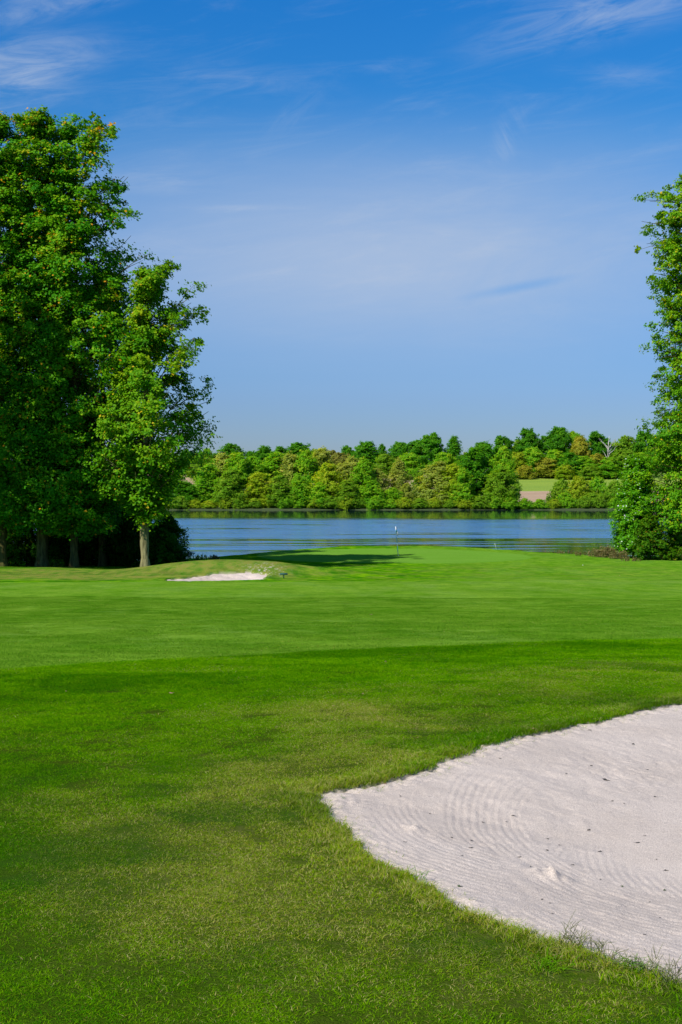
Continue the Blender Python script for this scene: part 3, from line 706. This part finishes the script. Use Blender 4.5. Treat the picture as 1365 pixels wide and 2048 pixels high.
for k, (px, d, h, lab) in enumerate(((398, 88, .55, 'tuft of shore grass right of the thin sapling'), (425, 90, .4, 'tuft of shore grass where the water meets the shaded rise'), (350, 84, .5, 'leafy weeds at the foot of the dark bush'), (380, 84, .4, 'low weeds at the foot of the thin sapling'), (112, 78.5, .45, 'low green weeds at the right of the thickest trunk'))):
    plant('weed_clump', px, d, 22, h, .5, 60, .08, BUSH if k != 1 else WEED, lab, 'weeds', 'weeds along the left shore')

# ------------------------------------------------------------------ far trees
def variants(kind, n):
    out = []
    for k in range(n):
        H = 10.0
        if kind == 'oak': Rf = prof([0, 2, 5, 8, 10], [3.0, 4.2, 4.8, 3.8, 1.4], [3.2, 4.4, 4.6, 3.6, 1.2]); a = (H, 1.2, Rf, 46, 9, 60, .34, 1.05, .22, .8, .5)
        elif kind == 'tall': Rf = prof([0, 2, 5, 8, 10], [2.0, 2.8, 2.9, 1.9, .5], [2.2, 2.8, 2.8, 2.0, .4]); a = (H, .8, Rf, 50, 9, 52, .25, .76, .16, 1.5, 1.1)
        elif kind == 'spread': Rf = prof([0, 2, 5, 8, 10], [3.4, 4.0, 3.8, 2.4, .6], [3.2, 4.0, 3.9, 2.6, .5]); a = (H, .5, Rf, 54, 9, 54, .27, .90, .18, 1.1, .9)
        else: Rf = prof([0, 4, 7, 10], [6.5, 8.0, 6.0, 1.5], [6.5, 8.0, 6.0, 1.5]); a = (H, .2, Rf, 54, 8, 44, .5, 1.2, .14, .9, .8)
        out.append(tree_meshes(*a, bark=FBARK, leaf=F['green'], nm='far_' + kind, tside=5, lim_vis=True, gap=.06))
    return out
VAR = {'oak': variants('oak', 5), 'tall': variants('tall', 5), 'spread': variants('spread', 5), 'bush': variants('bush', 4)}
ORD = 'first second third fourth fifth sixth seventh eighth ninth tenth eleventh twelfth thirteenth fourteenth fifteenth sixteenth seventeenth eighteenth nineteenth twentieth'.split()
ORD += ['twenty-' + o for o in ORD[:9]] + ['thirtieth'] + ['thirty-' + o for o in ORD[:9]]
WIDTH = {'oak': 4.7, 'tall': 2.9, 'spread': 4.0, 'bush': 8.0}
def far_row(rows, rowname, group, fallback='tree'):
    rows = sorted(rows, key=lambda r: r[0])
    for k, (px, top, hw, col, kind, d) in enumerate(rows):
        x = at(px, d); z0 = fz(x, d) - .1; H = ztop(top, d) - z0
        tm, cm = VAR[kind][k % len(VAR[kind])]
        sxy = (hw / 2844 * d) / WIDTH[kind] * (1.1 if kind == 'bush' else 1.3); sz = H / 10.3
        noun = {'oak': 'round', 'tall': 'upright', 'spread': 'bushy', 'bush': 'low'}[kind]
        lab = f"{noun} {col} {'bush' if kind == 'bush' else 'tree'}, {ORD[k]} from the left {rowname}"
        put_tree('shore_bush' if kind == 'bush' else 'far_tree', tm, cm, (x, d, z0), rng.uniform(0, 6.28), lab, 'bush' if kind == 'bush' else 'tree', group, (sxy, sxy, sz), F[col], WBARK if (kind != 'bush' and k % 4 == 1) else None)
front = [(262, 960, 42, 'green', 'spread', 362), (308, 955, 40, 'green', 'spread', 360), (345, 945, 36, 'green', 'tall', 362), (372, 962, 26, 'dark green', 'tall', 356), (398, 975, 26, 'dark green', 'spread', 360), (418, 928, 30, 'green', 'tall', 358),
 (446, 908, 38, 'pale olive', 'spread', 362), (478, 904, 32, 'green', 'tall', 358), (462, 940, 32, 'olive', 'spread', 353), (510, 912, 34, 'green', 'spread', 362), (520, 945, 28, 'yellow green', 'tall', 354), (548, 906, 34, 'green', 'tall', 364), (560, 950, 28, 'olive', 'spread', 353), (580, 906, 34, 'pale olive', 'spread', 363),
 (612, 900, 32, 'green', 'spread', 362), (645, 896, 32, 'pale olive', 'tall', 366), (655, 925, 32, 'yellow green', 'spread', 356), (684, 928, 28, 'pale olive', 'tall', 361), (704, 914, 30, 'pale olive', 'spread', 362), (728, 916, 26, 'green', 'tall', 358), (695, 960, 28, 'olive', 'spread', 353), (757, 936, 26, 'pale olive', 'spread', 361), (745, 960, 28, 'green', 'spread', 354),
 (797, 918, 20, 'pale olive', 'tall', 364), (815, 966, 14, 'pale olive', 'tall', 357), (840, 944, 17, 'olive', 'tall', 362), (875, 922, 40, 'pale olive', 'spread', 358), (905, 928, 28, 'yellow green', 'tall', 356), (925, 938, 26, 'green', 'spread', 354), (950, 895, 30, 'dark green', 'tall', 360), (972, 886, 34, 'dark green', 'spread', 364), (1008, 893, 27, 'green', 'spread', 361), (1000, 935, 34, 'olive', 'spread', 354), (1020, 925, 16, 'green', 'tall', 357), (600, 950, 26, 'green', 'spread', 353), (640, 965, 22, 'green', 'spread', 352), (785, 975, 20, 'green', 'spread', 356)]
far_row(front, 'in the far waterside row', 'trees along the far waterside')
bushes = [(px, 990 + 12 * vn(px * .7, 1, 3) , 16 + 8 * vn(px * .9, 2, 3), ['olive', 'green', 'yellow green'][int(3 * vn(px * 1.3, 3, 3)) % 3], 'bush', 350.5 + 1.5 * vn(px, 5, 1)) for px in range(330, 1250, 30)]
bushes += [(1114, 974, 22, 'olive', 'bush', 358), (1124, 957, 26, 'olive', 'bush', 362), (1158, 952, 36, 'yellow green', 'bush', 360), (1196, 954, 34, 'green', 'bush', 362), (1230, 962, 30, 'olive', 'bush', 358), (1130, 985, 26, 'green', 'bush', 354), (1185, 985, 28, 'olive', 'bush', 353)]
far_row(bushes, 'in the row at the waterline', 'bushes along the far waterline')
mid = [(400, 905, 22, 'olive', 'oak', 430), (500, 915, 26, 'green', 'oak', 430), (680, 905, 22, 'brownish', 'oak', 436), (1035, 905, 24, 'yellow green', 'oak', 446), (1066, 895, 26, 'green', 'oak', 447), (1092, 915, 22, 'golden', 'oak', 444), (1112, 900, 26, 'green', 'oak', 446), (1140, 905, 26, 'dark green', 'oak', 445), (1166, 912, 24, 'green', 'oak', 444), (1192, 908, 22, 'golden', 'oak', 445), (1216, 915, 24, 'green', 'oak', 443), (1245, 900, 28, 'olive', 'oak', 446), (1280, 905, 26, 'green', 'oak', 446), (820, 905, 24, 'green', 'oak', 440), (770, 908, 20, 'olive', 'oak', 446), (560, 905, 24, 'green', 'oak', 440), (620, 905, 24, 'green', 'oak', 440), (890, 905, 24, 'green', 'oak', 442), (1050, 930, 16, 'golden', 'oak', 440), (1130, 930, 18, 'yellow green', 'oak', 440), (1180, 932, 20, 'olive', 'oak', 439)]
far_row(mid, 'in the middle row on the far slope', 'trees on the far slope')
back = [(375, 900, 22, 'dark green', 'oak', 455), (415, 896, 18, 'green', 'tall', 455), (438, 905, 20, 'dark green', 'oak', 458), (462, 887, 24, 'dark green', 'oak', 460), (500, 902, 22, 'dark green', 'oak', 462), (530, 892, 22, 'dark green', 'oak', 462), (562, 894, 22, 'dark green', 'oak', 465), (596, 885, 28, 'dark green', 'oak', 465), (632, 898, 20, 'olive', 'oak', 466), (662, 900, 20, 'brownish', 'oak', 466), (695, 892, 18, 'dark green', 'oak', 462), (733, 884, 30, 'dark green', 'oak', 460), (764, 889, 13, 'dark green', 'tall', 458), (800, 884, 24, 'dark green', 'oak', 462), (832, 880, 24, 'dark green', 'oak', 460), (862, 867, 30, 'dark green', 'oak', 458), (908, 871, 18, 'dark green', 'tall', 456), (935, 905, 20, 'golden', 'oak', 462), (965, 884, 24, 'dark green', 'oak', 462), (1005, 871, 24, 'dark green', 'oak', 458), (1040, 880, 22, 'olive', 'oak', 462),
 (1058, 858, 26, 'dark green', 'oak', 458), (1090, 872, 22, 'dark green', 'oak', 460), (1118, 854, 28, 'dark green', 'oak', 458), (1146, 862, 22, 'green', 'oak', 460), (1160, 872, 20, 'golden', 'oak', 452), (1195, 865, 30, 'dark green', 'oak', 457), (1228, 885, 20, 'green', 'oak', 462), (1252, 872, 26, 'olive', 'oak', 458), (1290, 862, 26, 'dark green', 'oak', 456), (1325, 868, 28, 'dark green', 'oak', 458), (1362, 866, 28, 'green', 'oak', 458), (340, 905, 26, 'green', 'oak', 458), (300, 900, 28, 'dark green', 'oak', 460), (1400, 868, 28, 'dark green', 'oak', 458)]
far_row(back, 'in the skyline row', 'trees on the far skyline')
# bare pale tree on the slope
x = at(1217, 449); z0 = fz(x, 449); mb = MB(); H = ztop(872, 449) - z0
mb.tube([(0, 0, -.3), (0.1, 0, H * .35), (-.2, 0, H * .6), (.2, 0, H)], [.28, .22, .16, .05], 6)
for k in range(16):
    a = rng.uniform(0, 6.28); h = H * rng.uniform(.35, .8); L = rng.uniform(1.5, 3.2)
    mb.tube(limb(np.array([0, 0, h]), np.array([math.cos(a) * L, math.sin(a) * L, h + L * 1.1]), .1), np.linspace(.11, .03, 6), 4, cap=False)
o = mb.build('dead_tree', WBARK, None, True); o.location = (x, 449, z0); tag(o, 'bare dead tree with white branches on the far slope', 'tree')
# farm shed seen through the far trees
x = at(790, 470); z0 = fz(x, 470); e = empty('farm_shed', (x, 470, z0), R(8)); tag(e, 'small white-roofed farm shed glimpsed between the far trees', 'shed')
mb = MB(); mb.box((0, 0, 2.2), (3.6, 2.6, 2.2)); mb.build('wall', plain('shed_wall', (.62, .62, .6)), e)
mb = MB(); mb.box((0, -1.5, 5.0), (4.0, 1.95, .07), rx=R(28)); mb.box((0, 1.6, 5.0), (4.0, 1.95, .07), rx=R(-28)); mb.build('roof', plain('shed_roof', (.78, .8, .84), .4), e)
mb = MB(); mb.box((0, -2.63, 1.3), (.9, .05, 1.3)); mb.build('door', plain('shed_door', (.2, .2, .2)), e)

# ------------------------------------------------------------------ flagstick, sign, stake
fx, fy = at(797, 96.5), 96.5; zf_ = gz(fx, fy); Hf = ztop(1053, fy) - zf_
e = empty('flagstick', (fx, fy, zf_)); tag(e, 'striped flagstick with a limp green and white flag on the green', 'flagstick')
white = plain('white_paint', (.8, .8, .78), .35); teal = plain('teal_paint', (.08, .42, .46), .4)
lean = np.array([-.09, 0, 1.0])
def seg(a, b, r, mat, nm):
    m = MB(); m.tube([lean * a, lean * (a + (b - a) * .5), lean * b], r, 10); return m.build(nm, mat, e, True)
pole = seg(-.05, Hf, .024, white, 'pole')
for a, b in ((.26, .62), (.86, 1.22), (1.45, Hf - .25)):
    m = MB(); m.tube([lean * a, lean * ((a + b) / 2), lean * b], .0255, 10); m.build('stripe', teal, pole, True)
# flag hanging in folds
nu, nv = 16, 12; V = []
for j in range(nv):
    for i_ in range(nu):
        u = i_ / (nu - 1); v = j / (nv - 1)
        top = lean * (Hf - .03)
        V.append((top[0] + .02 + .13 * u * (1 + .3 * v) + .015 * math.sin(u * 9 + v * 2), .05 * math.sin(u * 14 + v), top[2] - .42 * u - .34 * v))
V = np.array(V); ids = (np.arange(nv - 1)[:, None] * nu + np.arange(nu - 1)[None]).ravel(); q = np.stack([ids, ids + 1, ids + nu + 1, ids + nu], 1)
fl, t, p = newmat('flag_cloth')
pos = t.node('ShaderNodeTexCoord').outputs['Object']; sp_ = t.node('ShaderNodeSeparateXYZ'); t.put(sp_.inputs[0], pos)
wv = t.noise(t.mapping(pos, scale=(9, 4, 5)), 1, 1)
t.put(p.inputs['Base Color'], t.mix(t.rng(wv, .52, .56), (.01, .13, .12), (.78, .8, .78))); p.inputs['Roughness'].default_value = .7
fo = meshobj('flag', V, [q], fl, e, None, True); sm = fo.modifiers.new('thick', 'SOLIDIFY'); sm.thickness = .004
m = MB(); m.tube([(0, 0, -.1), (0, 0, .012)], .054, 20, cap=False); m.build('cup', white, e, True)
# sign
x_, y_ = hit(568, 1157); z0 = gz(x_, y_); k = y_ / 2844
e = empty('sign', (x_, y_, z0), R(4)); tag(e, 'small dark green T-shaped sign beside the far bunker', 'sign')
sg = plain('sign_green', (.010, .085, .045), .4); sb = plain('sign_top', (.02, .09, .06), .9)
m = MB(); m.box((0, 0, 4.2 * k), (1.0 * k, .02, 4.6 * k)); m.build('post', sg, e)
m = MB(); m.box((0, -.03, 9.2 * k), (7.6 * k, .05, .9 * k), rx=R(35)); bd = m.build('board', sb, e)
m = MB(); m.box((0, -.035, 8.1 * k), (7.9 * k, .03, .45 * k)); m.build('rail', sg, e)
# white leaning stake behind the green
x_ = at(992, 104.5); m = MB(); m.tube([(-.08, 0, .46), (0, 0, .20), (.09, 0, -.1)], .007, 6); o = m.build('stake', white); o.location = (x_, 104.5, gz(x_, 104.5)); tag(o, 'thin white stake leaning at the back edge of the green', 'stake')
# small sprinkler cap and far markers
for px, py, lab in ((1166, 1131, 'tiny white golf ball on the grass below the right-hand weeds'),):
    x_, y_ = hit(px, py); m = MB()
    th = np.linspace(0, math.pi, 9); m.tube(np.stack([0 * th, 0 * th, .022 - np.cos(th) * .022], 1), np.sin(th) * .022 + .0005, 12, cap=False); o = m.build('golf_ball', white, None, True); o.location = (x_, y_, gz(x_, y_)); tag(o, lab, 'golf ball')

# ------------------------------------------------------------------ grass (instanced patches)
def patch(name, n, rad, h, wd, leanf, mat, seed):
    g = np.random.default_rng(seed); r = rad * np.sqrt(g.random(n)); a = g.random(n) * 6.283
    B = np.stack([r * np.cos(a), r * np.sin(a), np.full(n, -.008)], 1)
    hh = h * g.uniform(.55, 1.25, n); aa = g.random(n) * 6.283; ln = hh * leanf * g.uniform(.3, 1.5, n)
    dirv = np.stack([np.cos(aa), np.sin(aa), 0 * aa], 1); wa = g.random(n) * 6.283; wv_ = np.stack([np.cos(wa), np.sin(wa), 0 * wa], 1) * (wd * g.uniform(.6, 1.3, n))[:, None] * .5
    M1 = B + dirv * (ln * .35)[:, None] + np.array([0, 0, 1.]) * (hh * .62)[:, None]
    T1 = B + dirv * ln[:, None] + np.array([0, 0, 1.]) * (hh * np.where(leanf > 1, .8, 1.0))[:, None]
    V = np.stack([B - wv_, B + wv_, M1 + wv_ * .8, M1 - wv_ * .8, T1], 1).reshape(-1, 3)
    b = np.arange(n)[:, None] * 5
    Q = np.concatenate([b, b + 1, b + 2, b + 3], 1); Tt = np.concatenate([b + 3, b + 2, b + 4], 1)
    rn = np.repeat(g.random(n), 5); tip = np.tile([0, 0, .6, .6, 1.], n)
    return bpy.data.objects.new(name, rawmesh(name, V, [Q, Tt], mat, {'rnd': rn, 'tip': tip}))
BM, BMF = blade_mat('rough_blades', False), blade_mat('fairway_blades', True)
def scatter(name, label, patches, x, y, scl, dz=0.0, dry=None, lush=None):
    coll = bpy.data.collections.new(name + '_patches')
    for p_ in patches: coll.objects.link(p_)
    n = len(x); z = G(x, y) + dz
    me = bpy.data.meshes.new(name); me.vertices.add(n); me.vertices.foreach_set('co', np.stack([x, y, z], 1).astype(np.float32).ravel())
    for k_, v_ in (('rz', rng.random(n) * 6.283), ('sc', scl), ('dry', dryf(x, y) if dry is None else dry), ('lush', lushf(x, y) if lush is None else lush)):
        a_ = me.attributes.new(k_, 'FLOAT', 'POINT'); a_.data.foreach_set('value', np.asarray(v_, np.float32))
    a_ = me.attributes.new('pick', 'INT', 'POINT'); a_.data.foreach_set('value', rng.integers(0, len(patches), n).astype(np.int32))
    ob = link(bpy.data.objects.new(name, me))
    gt = bpy.data.node_groups.new(name, 'GeometryNodeTree')
    gt.interface.new_socket('Geometry', in_out='INPUT', socket_type='NodeSocketGeometry'); gt.interface.new_socket('Geometry', in_out='OUTPUT', socket_type='NodeSocketGeometry')
    N_ = gt.nodes; L_ = gt.links
    gi = N_.new('NodeGroupInput'); go = N_.new('NodeGroupOutput'); ip = N_.new('GeometryNodeInstanceOnPoints'); ci = N_.new('GeometryNodeCollectionInfo')
    ci.inputs['Collection'].default_value = coll; ci.inputs['Separate Children'].default_value = True; ci.inputs['Reset Children'].default_value = True
    def na(nm, ty):
        q_ = N_.new('GeometryNodeInputNamedAttribute'); q_.data_type = ty; q_.inputs[0].default_value = nm; return q_.outputs[0]
    cx = N_.new('ShaderNodeCombineXYZ'); L_.new(na('rz', 'FLOAT'), cx.inputs[2])
    L_.new(gi.outputs[0], ip.inputs['Points']); L_.new(ci.outputs[0], ip.inputs['Instance']); ip.inputs['Pick Instance'].default_value = True
    L_.new(na('pick', 'INT'), ip.inputs['Instance Index']); L_.new(cx.outputs[0], ip.inputs['Rotation']); L_.new(na('sc', 'FLOAT'), ip.inputs['Scale'])
    L_.new(ip.outputs[0], go.inputs[0])
    md = ob.modifiers.new('grass', 'NODES'); md.node_group = gt
    return tag(ob, label, 'grass', kind='stuff')
def cand(y0, y1, n, wide=.30):
    y = np.sqrt(rng.uniform(y0 ** 2, y1 ** 2, n)); x = rng.uniform(-1, 1, n) * wide * (y + 1.2); return x, y
x, y = cand(3.0, 22.5, 24000); s = np.where(y < 16, S1(x, y), 9.); k = (fairmask(x, y) < .5) & (s > .10); x, y = x[k], y[k]
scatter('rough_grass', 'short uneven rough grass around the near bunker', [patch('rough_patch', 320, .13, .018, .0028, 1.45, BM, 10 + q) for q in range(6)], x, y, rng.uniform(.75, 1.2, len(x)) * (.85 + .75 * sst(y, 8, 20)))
_P = np.array(B1 + B1[:1]); _L = np.hypot(*np.diff(_P, axis=0).T); _c = np.concatenate([[0], np.cumsum(_L)]); _u = rng.random(15000) * _c[-1]
x = np.interp(_u, _c, _P[:, 0]) + rng.normal(size=15000) * .10; y = np.interp(_u, _c, _P[:, 1]) + rng.normal(size=15000) * .10
s = S1(x, y); k = (s > -.004) & (s < .16); x, y, s = x[k], y[k], s[k]
scatter('bunker_edge_grass', 'longer ragged grass fringing the near bunker', [patch('edge_patch', 24, .035, .042, .0028, 1.15, BM, 30 + q) for q in range(5)], x, y, rng.uniform(.5, 1.15, len(x)))
_u = rng.random(2600) * _c[-1]; x = np.interp(_u, _c, _P[:, 0]) + rng.normal(size=2600) * .10; y = np.interp(_u, _c, _P[:, 1]) + rng.normal(size=2600) * .10
s = S1(x, y); k = (s > -.13) & (s < .0); x, y, s = x[k], y[k], s[k]; _z = sand1(x, y, s) + sx1(x, y, s) - G(x, y)
scatter('loose_roots', 'dry roots and grass clippings strewn on the sand edge', [patch('root_patch', 5, .05, .022, .0022, 2.6, BM, 70 + q) for q in range(5)], x, y, rng.uniform(.5, 1.2, len(x)), dz=_z, dry=np.full(len(x), .9), lush=np.zeros(len(x)))
x, y = cand(14, 46, 9500, .29); k = fairmask(x, y) > .5; x, y = x[k], y[k]
scatter('fairway_grass', 'close-mown fairway grass', [patch('fairway_patch', 420, .30, .013, .006, .9, BMF, 50 + q) for q in range(4)], x, y, rng.uniform(.8, 1.2, len(x)), dry=dryf(x, y) * .35, lush=lushf(x, y) * .4)
# crabgrass clumps on the near lip of the bunker
WISP = plain('wisp_grass', (0.16, 0.17, 0.06), .7)
def wisp(px, py, n, h, lab, col=WISP):
    x_, y_ = hit(px, py); e_ = MB(); g = gz(x_, y_)
    for k_ in range(n):
        a_ = rng.uniform(0, 6.28); l_ = .85 * h * rng.uniform(.5, 1.1); tl = rng.uniform(.2, .9); t_ = np.linspace(0, 1, 5)
        dx_, dy_ = math.cos(a_), math.sin(a_); b0 = rng.normal(size=2) * .025
        P_ = np.stack([b0[0] + dx_ * l_ * tl * t_ ** 1.7, b0[1] + dy_ * l_ * tl * t_ ** 1.7, -.01 + l_ * t_ * (1 - .25 * tl * t_)], 1); e_.tube(P_, np.linspace(.0017, .0006, 5), 3, cap=False)
        if k_ % 3 == 0:
            for _ in range(3):
                q_ = P_[-1] + rng.normal(size=3) * np.array([.03, .03, .012]) + [0, 0, .01]; e_.tube(np.array([P_[-2], (P_[-2] + q_) / 2 + [0, 0, .004], q_]), [.0011, .0009, .0006], 3, cap=False)
    o_ = e_.build('grass_tuft', col); o_.location = (x_, y_, g); return tag(o_, lab, 'grass tuft', 'wispy grass tufts on the near bunker lip')
GT = plain('green_tuft', (0.10, 0.26, 0.004), .9); GT.node_tree.nodes['Principled BSDF'].inputs['Specular IOR Level'].default_value = 0
for px, py, n, h, lab in ((1148, 1899, 34, .115, 'wispy tuft of seeding grass on the bunker lip, leftmost of the three tall ones'), (1232, 1932, 34, .10, 'wispy tuft of seeding grass on the bunker lip, middle of the tall ones'), (1345, 1975, 30, .13, 'wispy tuft of seeding grass at the right edge of the bunker lip'), (1290, 1950, 26, .09, 'short spiky tuft between the middle and right wispy tufts'),
        (905, 1806, 16, .06, 'small brown tuft hanging over the lower bunker edge'), (1195, 1920, 16, .07, 'small tuft close left of the middle wispy tuft'), (672, 1640, 20, .07, 'tuft leaning over the bunker tip')): wisp(px, py, n, h, lab)
for px, py, n, h, lab in ((820, 1757, 26, .05, 'bright green tuft at the lower bunker edge'), (1098, 1945, 40, .06, 'broad green weed in the grass near the bunker'), (1270, 1948, 40, .07, 'spiky green tuft below the right end of the bunker edge'), (740, 1490, 30, .05, 'green tuft in the grass above the bunker tip')): wisp(px, py, n, h, lab, GT)
# ------------------------------------------------------------------ fallen leaves and debris
LB = plain('dead_leaf', (0.30, 0.17, 0.09), .8); LD = plain('dark_debris', (0.045, 0.038, 0.03), .9); LG = plain('green_scrap', (0.06, 0.09, 0.03), .8)
def leafmesh(seed):
    g = np.random.default_rng(seed); n = 10; a = np.linspace(0, 2 * math.pi, n, endpoint=False); r = 1 + .35 * np.cos(a * 5) * g.uniform(.5, 1) + g.normal(size=n) * .1
    V = np.stack([np.cos(a) * r, np.sin(a) * r * .7, .35 * np.sin(a * 2 + seed) + .25], 1); V = np.vstack([V, [0, 0, .12]])
    return rawmesh('leaf', V * .5, [np.array([(i_, (i_ + 1) % n, n) for i_ in range(n)])], LB)
LM = [leafmesh(s_) for s_ in range(5)]
def sandz(x_, y_):
    a = np.array([x_]); b = np.array([y_]); s_ = S1(a, b); return float((sand1(a, b, s_) + sx1(a, b, s_))[0]), float(s_[0])
def leaf(px, py, wpx, mat, name, lab, cat, grp, flat=1.0):
    x_, y_ = hit(px, py); z_ = gz(x_, y_) + (.02 if y_ < 24 else .01)
    if y_ < 15:
        q_, s_ = sandz(x_, y_)
        if s_ < 0: z_ = q_ + .001
    o_ = bpy.data.objects.new(name, LM[random.randrange(5)]); link(o_); w_ = wpx / 2844 * y_
    o_.location = (x_, y_, z_); o_.scale = (w_, w_ * .8, w_ * .6 * flat); o_.rotation_euler = (0, 0, rng.uniform(0, 6.28))
    o_.material_slots[0].link = 'OBJECT'; o_.material_slots[0].material = mat
    return tag(o_, lab, cat, grp)
FL = 'fallen leaves on the grass'
for px, py, w_, lab in ((345, 1391, 12, 'curled brown leaf on the grass at left, below the fairway edge'), (772, 1327, 8, 'small orange leaf on the grass in line with the flagstick'), (134, 1387, 6, 'tiny brown leaf on the far left of the rough'), (742, 1230, 6, 'brown leaf in the middle of the fairway'), (540, 1172, 4, 'tiny orange leaf below the T-shaped sign'), (1000, 1394, 7, 'orange leaf in the rough above the sand, right of centre'), (725, 1393, 7, 'brown leaf in the rough left of the other orange leaf'),
        (667, 1417, 6, 'reddish leaf between the bunker tip and the fairway'), (1310, 1345, 7, 'brown leaf on the dry patch at right'), (1240, 1152, 5, 'tiny leaf on the grass under the right-hand weeds'), (160, 1202, 5, 'tiny brown leaf at the left of the fairway'), (1068, 1466, 9, 'brown leaf caught on the upper bunker edge'), (770, 1566, 9, 'brown leaf on the grass edge near the bunker tip'), (787, 1751, 10, 'brown leaf on the lower bunker edge')):
    leaf(px, py, w_, LB, 'fallen_leaf', lab, 'leaf', FL)
deb = [(1133, 1525, 5), (1212, 1528, 12), (1206, 1437, 6), (1267, 1472, 6), (1182, 1511, 5), (1296, 1508, 5), (1312, 1548, 6), (1249, 1564, 4), (1028, 1600, 6), (1178, 1610, 6), (1275, 1630, 7), (1014, 1608, 4), (1000, 1510, 5), (1096, 1629, 5), (1095, 1656, 6), (1120, 1642, 4), (1200, 1650, 6), (1039, 1679, 6), (1145, 1686, 5), (860, 1608, 5), (967, 1612, 5), (944, 1656, 5), (904, 1655, 5), (942, 1671, 6), (1333, 1681, 6), (1290, 1616, 4), (1313, 1661, 4), (811, 1675, 5), (925, 1694, 4), (802, 1585, 4), (1202, 1714, 4), (1085, 1776, 5), (1101, 1788, 4), (1105, 1813, 4), (1290, 1852, 5), (1225, 1560, 5), (1300, 1760, 4), (1320, 1800, 4), (1180, 1455, 5), (1062, 1700, 4)]
for px, py, w_ in deb: leaf(px, py, w_ * 1.7, LD, 'debris_fragment', 'small dark scrap of leaf litter lying on the pale bunker sand', 'debris', 'dark scraps of leaf litter on the sand', .6)
for px, py, w_, lab in ((1244, 1727, 10, 'olive leaf scrap lying on the sand at right of centre'), (1330, 1727, 10, 'olive leaf scrap lying on the sand near the right edge'), (921, 1767, 13, 'olive leaf scrap on the sand near the lower grass edge')): leaf(px, py, w_, LG, 'leaf_scrap', lab, 'leaf', 'olive leaf scraps on the sand')
